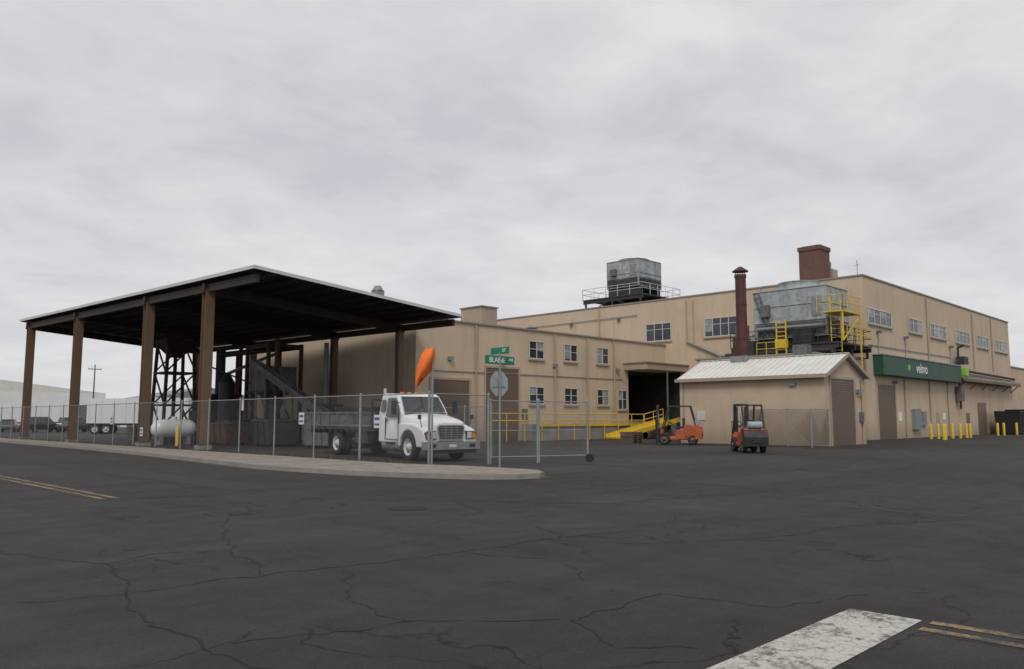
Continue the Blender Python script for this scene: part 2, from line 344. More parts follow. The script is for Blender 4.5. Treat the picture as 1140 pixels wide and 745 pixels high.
# ------------------------------------------------------------------ main building
W=empty('industrial_building')
HX,HY,HZ=61.5,23.12,12.45
b=Bd(); b.box(HX,104,HY,64,0,HZ,WALL); b.obj('tall_block_walls',W)
b=Bd()
b.box(HX-.08,104.05,HY-.08,HY+.25,HZ+.003,HZ+.12,CAP); b.box(HX-.08,HX+.25,HY+.25,64,HZ+.003,HZ+.12,CAP)
b.box(HX+.25,104,HY+.25,64,HZ-.3,HZ+.01,GREYP)
b.obj('tall_block_parapet',W)
b=Bd(); b.box(104.003,150,24,60,0,7.6,WALL2); b.box(103.9,150.1,23.9,60,7.603,7.75,CAP); b.obj('rear_extension',W)
b=Bd()
win_x(b,HX,40.3,43.0,8.75,10.35,3,hb=.62); win_x(b,HX,33.7,36.8,8.75,10.35,4,hb=.62); win_x(b,HX,29.6,32.2,8.75,10.35,3,hb=.62)
for x0,x1,n in ((62.3,67.1,4),(71.2,74.4,3),(76.7,81.0,4),(84,88.4,4),(91,95.2,4),(97.8,102.8,4)): win_y(b,HY,x0,x1,8.95,10.1,n,hb=.6)
b.obj('tall_block_windows',W)
b=Bd()
roller_y(b,HY,63.4,67.1,4.2)
b.box(62.9,82.5,HY-.75,HY-.003,4.95,6.45,GREEN)
b.box(62.8,82.6,HY-.82,HY-.003,6.453,6.55,GALV)
b.obj('green_fascia',W)
text('sign_lettering','velmo',1.15,(71.6,HY-.76,5.72),(math.radians(90),0,0),TXT,W)
b=Bd()
b.cyl((68.5,HY-.756,5.7),(68.5,HY-.77,5.7),.26,LIME,n=20); b.obj('sign_mark',W)
b=Bd()
b.box(70.8,72.4,HY-.3,HY-.003,.7,2.4,GALVD); b.box(73.2,74.0,HY-.2,HY-.003,1,2.2,GALVD)
b.box(82.7,104,HY-.9,HY-.003,5.35,5.55,CAP); b.box(82.7,104,HY-.9,HY-.85,5.1,5.35,BROWN)
for x in (84,88,92,96,100,103.5): b.beam((x,HY-.85,5.3),(x,HY,4.5),.08,.08,BROWN)
b.cyl((83,HY-.3,6.2),(103.9,HY-.3,6.0),.12,RUST)
b.cyl((83,HY-.3,5.95),(103.9,HY-.3,5.8),.08,GALVD)
b.box(86,87.1,HY-.03,HY+.02,0,2.15,ROLL); b.box(90,93,HY-.03,HY+.02,0,3.2,ROLL)
b.box(77,78.05,HY-.03,HY+.02,0,2.15,TRIM)
for x in (69.3,75.5,80.5): b.cyl((x,HY-.1,0),(x,HY-.1,4.9),.06,TRIM)
for x in (75.8,89.6,96.5): b.cyl((x,HY-.1,6.6),(x,HY-.1,12.3),.06,TRIM)
b.box(66.8,67.1,HY-.4,HY-.003,4.35,4.6,GALVD)
b.box(67.8,68.5,HY-.03,HY-.003,1.4,2.1,WHITE); b.box(79,79.7,HY-.03,HY-.003,1.5,2.1,WHITE)
for x in (64,70,82): b.cyl((x,HY-.06,6.6),(x,HY-.06,8.2),.03,GALVD,n=6); b.box(x-.15,x+.15,HY-.35,HY-.003,8.2,8.4,GREYP)
b.cyl((62,HY-.06,7.2),(82,HY-.06,7.3),.035,GALVD,n=6)
b.obj('facade_fittings',W)
b=Bd()
b.cyl((83.3,HY-.35,2.5),(83.3,HY-.35,8.3),.10,STEELD); b.box(82.9,83.8,HY-.6,HY-.1,3.2,4.6,GREYP)
b.cyl((83.3,HY-.35,8.3),(83.3,HY-.9,8.5),.12,STEELD)
b.box(82.7,84.1,HY-1.0,HY-.3,6.7,7.4,STEELD); b.box(82.9,83.8,HY-1.05,HY-.5,5.6,6.3,LIME)
for z in (5.2,6.1,7.0): b.box(82.6,84.0,HY-.5,HY-.42,z,z+.08,GALVD)
b.obj('service_mast',W)
b=Bd()
for y in (38.6,37.9): b.cyl((HX-.15,y,8.3),(HX-.15,y,12.2),.05,TRIM)
b.cyl((HX-.15,38.6,8.4),(HX-.15,35.2,6.9),.09,GALVD); b.cyl((HX-.15,35.2,6.9),(HX-.15,31,6.9),.09,GALVD)
b.box(HX-.4,HX-.003,33.0,33.4,7.8,8.2,GALVD)
b.cyl((HX-.15,48.5,8.3),(HX-.15,48.5,12.3),.06,TRIM)
b.cyl((HX-.12,31.5,12.4),(HX-.12,31.5,6.2),.07,TRIM)
b.cyl((HX-.1,61,11.2),(HX-.1,44,11.3),.035,GALVD,n=6)
for y in (57,52,46): b.box(HX-.2,HX-.003,y,y+.25,10.9,11.2,GREYP)
b.obj('wall_pipes',W)
# wing
WH=8.2
b=Bd()
b.box(32.6,55.8,41,64,0,WH,WALL); b.box(55.803,61.497,41,46,5.7,WH,WALL); b.box(55.803,61.497,46.003,64,0,WH,WALL2)
b.obj('wing_walls',W)
b=Bd()
b.box(32.5,61.49,40.88,41.2,WH+.003,WH+.12,CAP); b.box(32.5,32.8,41.2,64,WH+.003,WH+.12,CAP)
b.box(32.8,61.49,41.2,64,WH-.1,WH+.02,GREYP)
b.obj('wing_parapet',W)
b=Bd()
for x0,x1 in ((43.4,45.0),(47.4,48.95),(51.5,53.0)):
    win_y(b,41,x0,x1,6.15,7.45,2,hb=.5); win_y(b,41,x0,x1,2.75,4.0,2,hb=.5)
win_y(b,41,54.3,55.5,2.4,4.0,2,hb=.5)
b.obj('wing_windows',W)
b=Bd(); roller_y(b,41,33.9,37.3,4.2); roller_y(b,41,38.9,42.2,5.2)
for x in (37.9,46.2,50.2,53.7): b.cyl((x,40.88,.2),(x,40.88,8.1),.06,TRIM)
for x in (35.5,40.5,46.2,54.2): 
    b.box(x-.15,x+.15,40.7,40.997,5.55,5.8,GALVD)
b.box(42.6,43.1,40.85,40.997,1.5,2.3,GREYP); b.cyl((33,40.95,4.8),(55,40.95,4.9),.03,GALVD,n=6)
b.obj('wing_doors',W)
b=Bd()
b.box(55.2,61.45,38.6,40.997,5.72,6.25,TRIM); b.box(55.1,61.48,38.5,40.99,6.253,6.35,CAP)
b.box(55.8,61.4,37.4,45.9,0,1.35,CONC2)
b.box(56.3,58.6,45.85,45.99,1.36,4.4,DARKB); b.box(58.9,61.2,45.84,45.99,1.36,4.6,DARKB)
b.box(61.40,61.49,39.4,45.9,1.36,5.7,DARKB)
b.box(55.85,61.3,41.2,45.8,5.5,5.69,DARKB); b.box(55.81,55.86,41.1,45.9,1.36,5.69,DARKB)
b.box(42.6,55.79,39.4,40.99,0,1.2,CONC2)
b.cyl((58.3,38.7,1.35),(58.3,38.7,5.7),.08,GREYP)
for x in (56.2,57.6,60.2): b.box(x,x+.3,37.25,37.399,.7,1.3,RUB)
b.obj('loading_dock',W)
b=Bd()
for z in (1.55,2.05): b.cyl((37.5,39.3,z-.1),(55.7,39.3,z-.1),.04,YEL,n=8)
b.box(42.6,55.79,39.3,39.395,1.02,1.2,YEL)
x=37.5
while x<56: b.cyl((x,39.3,0),(x,39.3,1.95),.035,YEL,n=8); x+=1.82
b.obj('dock_railing',W)
b=Bd(); b.box(53.0,61.497,23.3,32.5,0,6.0,WALL2); b.box(52.9,61.49,23.2,32.6,6.003,6.12,CAP)
b.cyl((52.8,24.3,0),(52.8,24.3,6),.08,TRIM)
b.box(52.2,53,23.5,24.5,4.8,6.6,GREYP)
b.obj('low_block',W)
b=Bd(); b.box(40,41.6,42.6,44.9,WH+.1,9.85,TRIM); b.box(39.9,41.7,42.5,45,9.853,9.93,CAP); b.box(43,44.2,46,47.4,WH,9.4,GALVD)
for x,y,h in ((50,47,1.2),(53,50,1.5),(47,52,1.0)): b.cyl((x,y,WH),(x,y,WH+h),.25,GALVD); b.cyl((x,y,WH+h),(x,y,WH+h+.25),.42,GALVD,r1=.1)
b.box(39.6,40.4,55.2,56,WH,12.5,GALVD); b.cyl((40,55.6,12.5),(40,55.6,12.9),.5,GALVD,r1=.28)
b.obj('rooftop_units',W)

# ------------------------------------------------------------------ brick chimney
b=Bd(); b.box(66,67.9,28.2,30.1,HZ-.2,16.0,BRICK); b.box(65.92,67.98,28.12,30.18,16.0,16.35,BRICK); b.box(66.2,67.7,28.4,29.9,16.353,16.45,CONC2)
b.box(68.4,69.5,28.2,29.2,HZ,14.6,TRIM); b.cyl((69,28.7,14.6),(69,28.7,15.3),.15,GALVD)
b.obj('brick_chimney')
b=Bd(); b.cyl((64.5,24.6,HZ),(64.5,24.6,14.3),.025,GALVD,n=6); b.cyl((64.2,24.3,13.9),(64.8,24.9,13.9),.015,GALVD,n=6); b.obj('roof_antenna')

# ------------------------------------------------------------------ cooling towers
def railing(bd,pts,h,m,r=.03,step=1.5,closed=False,z=None):
    P=pts+([pts[0]] if closed else [])
    for i in range(len(P)-1):
        a=Vector(P[i]);c=Vector(P[i+1]);n=max(1,round((c-a).length/step))
        for k in range(n+1): q=a.lerp(c,k/n); bd.cyl(q,q+Vector((0,0,h)),r,m,n=6)
        for t in (h,h*.5): bd.cyl(a+Vector((0,0,t)),c+Vector((0,0,t)),r,m,n=6)
def cooling(name,x0,x1,y0,y1,z0,z1,fans,loc_plat,bands=3,fh=1.):
    e=empty(name); b=Bd()
    b.box(x0,x1,y0,y1,z0,z1,GALV)
    H=z1-z0
    for k in range(bands+1):
        z=z0+H*k/bands; b.box(x0-.05,x1+.05,y0-.05,y1+.05,z-.035,z+.035,GALV)
        if 0<k: b.box(x0-.02,x1+.02,y0-.02,y1+.02,z-.075,z-.036,GALVD)
    for k in range(5):
        y=y0+(y1-y0)*k/4; b.box(x0-.04,x0-.003,y-.025,y+.025,z0+.06,z1-.06,GALV)
        x=x0+(x1-x0)*k/4; b.box(x-.025,x+.025,y0-.04,y0-.003,z0+.06,z1-.06,GALV)
    for k in range(9):
        z=z0+.12+k*H*.3/9; b.box(x0-.10,x0-.051,y0+.1,y1-.1,z,z+.04,STEELD); b.box(x0+.1,x1-.1,y0-.10,y0-.051,z,z+.04,STEELD)
    # access door and motor box
    b.box(x0-.055,x0-.004,y0+.35,y0+1.05,z0+H*.4,z0+H*.8,GALVD); b.box(x0-.35,x0-.056,y1-1.3,y1-.6,z0+H*.45,z0+H*.7,GREYP)
    b.obj('casing',e,.01)
    b=Bd()
    for fx,fy,fr in fans:
        b.lathe((fx,fy,z1+.05),(0,0,1),[(0,fr*1.08),(.1*fh,fr),(.55*fh,fr*.98),(.6*fh,fr*1.02),(.6*fh,fr*.95),(.1*fh,fr*.93)],GALV,24)
        b.cyl((fx,fy,z1+.05),(fx,fy,z1+.2*fh+.1),.18,STEELD)
        for k in range(6):
            t=k*math.pi/3; b.beam((fx,fy,z1+.3*fh),(fx+fr*.9*math.cos(t),fy+fr*.9*math.sin(t),z1+.33*fh),.25,.03,STEELD)
    b.obj('fan_stacks',e)
    b=Bd(); px0,px1,py0,py1,pz,base,rm=loc_plat
    b.box(px0,px1,py0,py1,pz-.12,pz,STEELD)
    for x in (px0+.15,(px0+px1)/2,px1-.15):
        b.beam((x,py0,pz-.3),(x,py1,pz-.3),.15,.3,STEELD)
        for y in (py0+.3,(py0+py1)/2,py1-.3): b.beam((x,y,base),(x,y,pz-.15),.16,.16,STEELD)
    for x in (px0+.1,px1-.1):
        b.beam((x,py0+.3,base),(x,(py0+py1)/2,pz-.2),.08,.08,STEELD); b.beam((x,py1-.3,base),(x,(py0+py1)/2,pz-.2),.08,.08,STEELD)
    railing(b,[(px0,py0,pz),(px1,py0,pz),(px1,py1,pz),(px0,py1,pz)],1.1,rm,.03,1.4,True)
    for x in (x0+.3,x1-.3):
        b.box(x-.12,x+.12,y0,y1,pz,z0-.05,STEELD)
    b.obj('support_platform',e)
    return e
T1=cooling('cooling_tower',55.4,59.2,23.4,28.9,7.5,11.05,[(57.3,26.2,1.5)],(54.4,60.6,22.3,30.4,6.9,6.0,STEELD))
b=Bd()
b.beam((55.33,28.9,11.0),(55.33,27.8,7.6),.09,.09,GREYP); b.beam((55.33,28.5,11.0),(55.33,27.4,7.6),.09,.09,GREYP)
for k in range(9): 
    t=k/9; b.cyl((55.33,28.9-1.1*t,11-3.4*t),(55.33,28.5-1.1*t,11-3.4*t),.02,GREYP,n=6)
for k in range(4): b.cyl((55.25,26.4+.25*k,7.0),(55.25,26.4+.25*k,8.6-.2*k),.07,RUST)
b.cyl((55.1,23.4,8.2),(55.1,28.6,8.2),.12,GALVD); b.cyl((55.1,28.6,8.2),(55.1,28.6,6.9),.12,GALVD)
b.box(54.8,55.3,29.3,30.2,6.95,8.6,GREYP); b.box(54.6,55.2,24.2,25.6,6.95,7.9,STEELD)
b.cyl((54.0,22.6,6.3),(54.0,30.6,6.3),.16,STEELD); b.cyl((54.2,31.2,6.3),(61.4,31.2,6.5),.1,GALVD)
b.cyl((53.7,29.6,6.1),(53.7,29.6,7.6),.2,RUST); b.box(53.2,54.1,27.9,28.8,6.13,7.2,STEELD)
b.obj('pipework',T1)
T2=cooling('cooling_tower',66,70,47,51,15.1,17.9,[(68,49,1.6)],(64.6,71.4,45.6,53.2,14.0,HZ,OFFW),2,.35)
b=Bd()
for y in (22.2,22.9):
    b.beam((54.9,y,6.2),(54.9,y,10.1),.06,.06,YEL)
for k in range(12): b.cyl((54.9,22.2,6.3+k*.3),(54.9,22.9,6.3+k*.3),.02,YEL,n=6)
railing(b,[(54.3,23.6,9.0),(54.3,21.8,9.0),(57.5,21.8,9.0)],1.1,YEL,.028,.9)
b.box(54.3,57.5,21.8,23.3,8.92,9.0,YEL)
for x in (54.35,57.4):
    b.beam((x,21.85,0 if x>56 else 6.9),(x,21.85,9),.08,.08,YEL)
railing(b,[(54.3,21.9,6.95),(59.5,21.9,6.95)],1.1,YEL,.028,.9)
b.beam((54.3,21.85,6.9),(57.4,21.85,8.9),.06,.06,YEL)
b.obj('yellow_access_platform')
b=Bd()
for y in (25.6,26.3):
    b.beam((53.6,y,5.6),(53.6,y,8.6),.08,.08,YEL)
for k in range(9): b.box(53.55,53.65,25.6,26.3,5.8+k*.32,5.86+k*.32,YEL)
b.box(53.4,53.8,25.55,26.35,6.6,7.2,YEL)
railing(b,[(53.1,25.4,6.1),(53.1,27.6,6.1)],.9,YEL,.025,.7)
b.obj('yellow_ladder')

# ------------------------------------------------------------------ metal roof shed
S=empty('roller_door_shed')
b=Bd(); x0,x1,y0,y1=45.9,51.9,19.7,29.5; xm=48.9
b.box(x0,x1,y0,y1,0,4.2,WALL2)
b.prism([(x0,4.203),(x1,4.203),(xm,5.42)],'y',y0,y1,WALL2)
b.obj('walls',S)
b=Bd()
for sx,ex in ((x0-.35,xm),(x1+.35,xm)):
    zl=4.22-.07; zr=5.56
    b.add([(sx,y0-.3,zl),(sx,y1+.1,zl),(ex,y1+.1,zr),(ex,y0-.3,zr),(sx,y0-.3,zl-.06),(sx,y1+.1,zl-.06),(ex,y1+.1,zr-.06),(ex,y0-.3,zr-.06)],
      [(0,1,2,3),(4,7,6,5),(0,4,5,1),(0,3,7,4),(1,5,6,2)],WHITE2)
    y=y0-.28
    while y<y1+.1:
        b.beam((sx,y,zl+.025),(ex,y,zr+.025),.03,.05,WHITE2); y+=.4
b.box(x0-.42,x0-.352,y0-.32,y1+.12,3.98,4.2,TRIM)
b.box(xm-.15,xm+.15,y0-.31,y1+.11,5.57,5.61,WHITE2)
b.beam((x0-.35,y0-.32,4.08),(xm,y0-.32,5.5),.03,.2,TRIM); b.beam((x1+.35,y0-.32,4.08),(xm,y0-.32,5.5),.03,.2,TRIM)
b.obj('roof',S)
b=Bd(); roller_y(b,y0,46.7,50.1,3.95); b.box(50.9,51.2,y0-.2,y0-.003,1.4,2.0,GREYP); b.cyl((51.3,y0-.06,0),(51.3,y0-.06,4),.05,TRIM)
b.box(50.5,51.0,y0-.25,y0-.003,3.2,3.4,GALVD); b.box(45.75,45.897,21.4,21.8,3.55,3.75,GALVD); b.box(45.86,45.897,27.6,28.2,1.5,2.1,OFFW)
b.cyl((45.84,29.2,0),(45.84,29.2,4),.045,TRIM); b.box(45.7,45.897,24.4,24.8,.3,.7,GREYP)
b.obj('roller_door',S)
b=Bd(); b.cyl((48.9,26.45,4.8),(48.9,26.45,11.1),.36,STACK,n=20); b.cyl((48.9,26.45,11.1),(48.9,26.45,11.3),.40,STACK,n=20)
for z in (6.9,9.2): b.cyl((48.9,26.45,z),(48.9,26.45,z+.06),.385,STACK,n=20)
b.cyl((48.9,26.45,11.55),(48.9,26.45,11.85),.54,STACK,r1=.12,n=20); b.cyl((48.9,26.45,11.5),(48.9,26.45,11.55),.54,STACK,n=20)
for k in range(4): t=k*math.pi/2; b.beam((48.9+.34*math.cos(t),26.45+.34*math.sin(t),11.25),(48.9+.34*math.cos(t),26.45+.34*math.sin(t),11.52),.04,.04,STACK)
b.box(48.3,49.5,25.85,27.05,5.3,5.75,GALVD)
b.obj('smokestack')

# ------------------------------------------------------------------ canopy
C=empty('open_shed_canopy')
FR=Vector((18.2,35.4,8.95));FL=Vector((16.6,69,9.1));BR=Vector((32.3,36.1,7.9));BL=Vector((30.7,69.7,7.95))
def cp_(u,v,dz=0):
    return FR.lerp(FL,u).lerp(BR.lerp(BL,u),v)+Vector((0,0,dz))
b=Bd()
q=[cp_(0,0),cp_(1,0),cp_(1,1),cp_(0,1)]
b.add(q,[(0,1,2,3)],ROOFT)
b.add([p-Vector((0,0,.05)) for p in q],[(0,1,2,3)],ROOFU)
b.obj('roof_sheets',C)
b=Bd()
def edge(p,q,o):
    b.beam(p+Vector((0,0,-.07)),q+Vector((0,0,-.07)),.05,.17,o)
edge(cp_(-.0015,0),cp_(1.0015,0),OFFW); edge(cp_(-.001,0),cp_(-.001,1),OFFW); edge(cp_(1.001,0),cp_(1.001,1),OFFW); edge(cp_(0,1),cp_(1,1),OFFW)
b.obj('fascia',C)
b=Bd()
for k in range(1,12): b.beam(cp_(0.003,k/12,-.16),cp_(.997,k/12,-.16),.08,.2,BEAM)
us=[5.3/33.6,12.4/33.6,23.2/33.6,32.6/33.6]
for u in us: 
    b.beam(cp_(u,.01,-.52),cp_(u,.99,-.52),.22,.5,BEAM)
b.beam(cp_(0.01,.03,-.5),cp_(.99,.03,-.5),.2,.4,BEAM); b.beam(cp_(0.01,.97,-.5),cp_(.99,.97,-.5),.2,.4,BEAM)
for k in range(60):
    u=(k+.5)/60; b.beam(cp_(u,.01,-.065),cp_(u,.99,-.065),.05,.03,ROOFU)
b.obj('roof_beams',C)
b=Bd()
for u in us:
    p=cp_(u,.035); t=.035
    b.box(p.x-.25,p.x+.25,p.y-.22,p.y-.22+t,0,p.z-.6,BROWN); b.box(p.x-.25,p.x+.25,p.y+.22-t,p.y+.22,0,p.z-.6,BROWN); b.box(p.x-.12,p.x+.12,p.y-.22+t,p.y+.22-t,0,p.z-.6,BROWN)
    b.box(p.x-.34,p.x+.34,p.y-.3,p.y+.3,0,.22,CONC2)
    b.box(p.x-.3,p.x+.3,p.y-.27,p.y+.27,.222,.26,STEELD)
    p=cp_(u,.965); b.box(p.x-.2,p.x+.2,p.y-.2,p.y+.2,0,p.z-.6,BROWN)
b.obj('columns',C)

# ------------------------------------------------------------------ machinery under canopy
b=Bd(); cx,cy=25.0,60.5
for sx in (-1.2,1.2):
    for sy in (-1.2,1.2): b.beam((cx+sx,cy+sy,0),(cx+sx*.8,cy+sy*.8,7.6),.2,.2,RUST)
for z0,z1 in ((.2,2.6),(2.6,5),(5,7.4)):
    for s in (-1,1):
        b.beam((cx+s*1.15,cy-1.15,z0),(cx+s*1.05,cy+1.1,z1),.1,.1,RUST); b.beam((cx-1.15,cy+s*1.15,z0),(cx+1.1,cy+s*1.05,z1),.1,.1,RUST)
        b.beam((cx+s*1.1,cy-1.1,z1),(cx+s*1.1,cy+1.1,z1),.12,.14,RUST); b.beam((cx-1.1,cy+s*1.1,z1),(cx+1.1,cy+s*1.1,z1),.12,.14,RUST)
b.add([(cx-1.2,cy-1.2,7.3),(cx+1.2,cy-1.2,7.3),(cx+1.2,cy+1.2,7.3),(cx-1.2,cy+1.2,7.3),(cx-.35,cy-.35,6.2),(cx+.35,cy-.35,6.2),(cx+.35,cy+.35,6.2),(cx-.35,cy+.35,6.2)],[(0,1,5,4),(1,2,6,5),(2,3,7,6),(3,0,4,7),(0,1,2,3)],RUST)
b.cyl((cx,cy,.4),(cx,cy,6.3),.14,RUST)
b.obj('hopper_tower')
b=Bd()
for x,y in ((27,50),(27,53),(29.5,50),(29.5,53),(28,56),(26.2,47.4),(29,58.5),(26.5,58)):
    b.beam((x,y,0),(x,y,6.8),.22,.22,RUST)
for y in (50,53): b.beam((27,y,6.6),(29.5,y,6.6),.2,.3,RUST); b.beam((27,y,3.4),(29.5,y,3.4),.15,.2,RUST)
for x in (27,29.5): b.beam((x,50,6.6),(x,53,6.6),.2,.3,RUST); b.beam((x,50,3.4),(x,53,3.4),.15,.2,RUST); b.beam((x,50,.2),(x,53,3.3),.09,.09,RUST)
b.box(27.2,29.3,50.2,52.8,3.5,5.2,GREYP); b.cyl((28.2,51.5,1.4),(28.2,51.5,3.4),.3,GREYP,r1=.9)
b.cyl((26.5,55,0),(26.5,55,4.2),.55,STEELD,n=18); b.cyl((26.5,55,4.2),(26.5,55,4.9),.55,STEELD,r1=.15,n=18)
b.cyl((26.5,55,4.8),(28.6,52,6.2),.12,GREYP)
b.box(29.8,31.4,47.5,49.5,0,2.6,STEELD); b.cyl((30.6,48.5,2.6),(30.6,48.5,6.9),.16,GALVD)
b.box(26,29,56.5,60,0,2.2,RUST); b.box(26.3,28.7,57,59.5,2.2,3.4,STEELD); b.cyl((27.5,58.2,3.4),(27.5,58.2,6.9),.35,STEELD)
b.cyl((27.5,58.2,6.4),(28.2,51.5,6.5),.22,STEELD); b.beam((26.5,58,5.5),(29,53,3.5),.1,.1,RUST); b.beam((28,56,.3),(29,58.5,5.5),.1,.1,RUST)
b.box(27.4,31,54,56,0,1.6,RUST); b.box(24.8,26,51,53,0,1.5,STEELD); b.cyl((24.9,49,.6),(26.3,49,.6),.6,STEELD,n=18)
b.obj('machinery_frame')
b=Bd()
b.beam((24.8,47.8,5.0),(27.8,43.2,1.4),.75,.25,GREYP); 
for t in (-.4,.4): b.beam((24.8+t,47.8+t*.6,5.25),(27.8+t,43.2+t*.6,1.65),.05,.3,GREYP)
for k in (.1,.45,.8):
    p=Vector((24.8,47.8,5.0)).lerp(Vector((27.8,43.2,1.4)),k)
    for t in (-.45,.45): b.beam((p.x+t,p.y+t*.6,0),(p.x+t,p.y+t*.6,p.z),.1,.1,GREYP)
for k in range(14):
    p=Vector((24.8,47.8,5.16)).lerp(Vector((27.8,43.2,1.56)),k/13); b.beam(p+Vector((-.35,-.2,0)),p+Vector((.35,.2,0)),.06,.1,STEELD)
b.cyl((27.8,42.8,1.5),(28.2,43.4,1.5),.3,STEELD)
b.obj('inclined_conveyor')
# drums
for i,(x,y) in enumerate(((22.2,49),(22.9,49.4),(22.4,50),(30.9,43),(31.3,43.7),(25.2,44.9),(21.9,58))):
    b=Bd(); b.lathe((0,0,0),(0,0,1),[(0,.001),(0,.28),(.29,.285),(.3,.30),(.32,.285),(.58,.285),(.6,.30),(.62,.285),(.88,.28),(.88,.26),(.86,.001)],(STEELD,SIGNB,RUST)[i%3],18); o=b.obj('steel_drum'); o.location=(x,y,0)
def bin_(name,x,y,w,l,h,m,rz=0):
    e=empty(name,(x,y,0),rz); b=Bd(); t=.15
    b.add([(-w/2+t,-l/2+t,.15),(w/2-t,-l/2+t,.15),(w/2-t,l/2-t,.15),(-w/2+t,l/2-t,.15),(-w/2,-l/2,h),(w/2,-l/2,h),(w/2,l/2,h),(-w/2,l/2,h),
      (-w/2+.06,-l/2+.06,h),(w/2-.06,-l/2+.06,h),(w/2-.06,l/2-.06,h),(-w/2+.06,l/2-.06,h),(-w/2+t+.05,-l/2+t+.05,.3),(w/2-t-.05,-l/2+t+.05,.3),(w/2-t-.05,l/2-t-.05,.3),(-w/2+t+.05,l/2-t-.05,.3)],
      [(0,3,2,1),(0,1,5,4),(1,2,6,5),(2,3,7,6),(3,0,4,7),(4,5,9,8),(5,6,10,9),(6,7,11,10),(7,4,8,11),(8,9,13,12),(9,10,14,13),(10,11,15,14),(11,8,12,15),(12,13,14,15)],m)
    n=max(2,int(l/.7))
    for k in range(n+1):
        yy=-l/2+.1+(l-.2)*k/n
        for s in (-1,1): b.beam((s*(w/2-t+.03),yy,.2),(s*(w/2+.03),yy,h-.05),.07,.07,m)
    for s in (-1,1): b.beam((s*w/2,-l/2,h),(s*w/2,l/2,h),.1,.1,m); b.beam((-w/2,s*l/2,h),(w/2,s*l/2,h),.1,.1,m)
    for sx in (-1,1):
        for sy in (-1,1): b.cyl((sx*(w/2-.3)-.05,sy*(l/2-.3),.09),(sx*(w/2-.3)+.05,sy*(l/2-.3),.09),.09,RUB)
    b.obj('body',e); return e
bin_('steel_dumpster',24.5,37.5,2.0,3.6,1.9,GREYP,.2)
bin_('steel_dumpster',23.5,42.5,1.8,2.6,1.5,STEELD,-.1)
bin_('steel_dumpster',27,39,1.8,2.4,2.2,STEELD,.5)
bin_('steel_dumpster',22.6,46.5,1.6,2.2,1.3,RUST,.1)
bin_('steel_dumpster',94.5,21.2,2.2,3.6,2.3,BLK,1.57)
bin_('steel_dumpster',99,21.2,2.2,4,2.5,BLK,1.57)
def pallet(bd,x,y,z):
    for k in range(6): bd.box(x-.6,x+.6,y-.5+k*.19,y-.42+k*.19,z+.11,z+.135,WOOD)
    for t in (-.55,0,.5): bd.box(x+t,x+t+.06,y-.5,y+.54,z,z+.108,WOOD)
for i,(x,y,n) in enumerate(((21.5,53,7),(22.6,55.5,5),(29.8,44.5,9),(30.2,46.3,6),(28.5,33.5,6),(23,62,8),(43.6,31.8,5))):
    b=Bd()
    for k in range(n): pallet(b,x+random.uniform(-.04,.04),y+random.uniform(-.04,.04),k*.145)
    b.obj('pallet_stack')
P=empty('propane_tank',(20.8,50.1,0),math.radians(-8)); b=Bd()
prof=[(-1.35,.01),(-1.32,.2),(-1.22,.38),(-1.05,.52),(-.85,.59),(.85,.59),(1.05,.52),(1.22,.38),(1.32,.2),(1.35,.01)]
b.lathe((0,0,.95),(1,0,0),prof,WHITE,24); b.obj('vessel',P)
b=Bd()
for x in (-.8,.8): b.box(x-.1,x+.1,-.45,.45,0,.5,CONC2)
b.cyl((0,0,1.5),(0,0,1.72),.18,WHITE); b.cyl((-.6,0,1.5),(-.6,0,1.6),.05,CHROME); b.obj('saddles',P)
def bollard(x,y,h=1.1,r=.09):
    b=Bd(); b.lathe((0,0,0),(0,0,1),[(0,r),(h-.06,r),(h-.02,r*.75),(h,.005)],YEL,14); o=b.obj('yellow_bollard'); o.location=(x,y,0)
for x,y in ((19.3,50.6),(19.9,47.4),(65.9,19.3),(67.0,19.5),(67.9,20.8),(69.0,20.6),(71.2,20.2),(72.2,19.9),(74.3,20.0),(75.3,20.0),(86,20.5),(88.2,20.5),(91.7,20.2)):
    bollard(x,y,1.2,.11)

# ------------------------------------------------------------------ yard ramp
R=empty('yellow_yard_ramp'); b=Bd()
p0=Vector((56.2,37.0,1.4)); p1=Vector((50.2,38.4,.08))
b.beam(p0,p1,1.9,.12,YEL)
d=(p1-p0).normalized(); r=d.cross(Vector((0,0,1))).normalized()
for s in (-1,1): b.beam(p0+r*s*.97+Vector((0,0,.12)),p1+r*s*.97+Vector((0,0,.12)),.1,.34,YEL)
m_=p0.lerp(p1,.35)
for s in (-1,1): b.beam(m_+r*s*.8,Vector((m_.x+r.x*s*.8,m_.y+r.y*s*.8,0)),.12,.12,YEL); b.cyl(m_*1+r*s*.8-Vector((0,0,m_.z-.25))-r*.1,m_+r*s*.8-Vector((0,0,m_.z-.25))+r*.1,.25,RUB)
railing(b,[p0+r*.95+Vector((0,0,.1)),p0.lerp(p1,.35)+r*.95+Vector((0,0,.1))],.9,YEL,.035,1.0)
b.obj('ramp_deck',R)

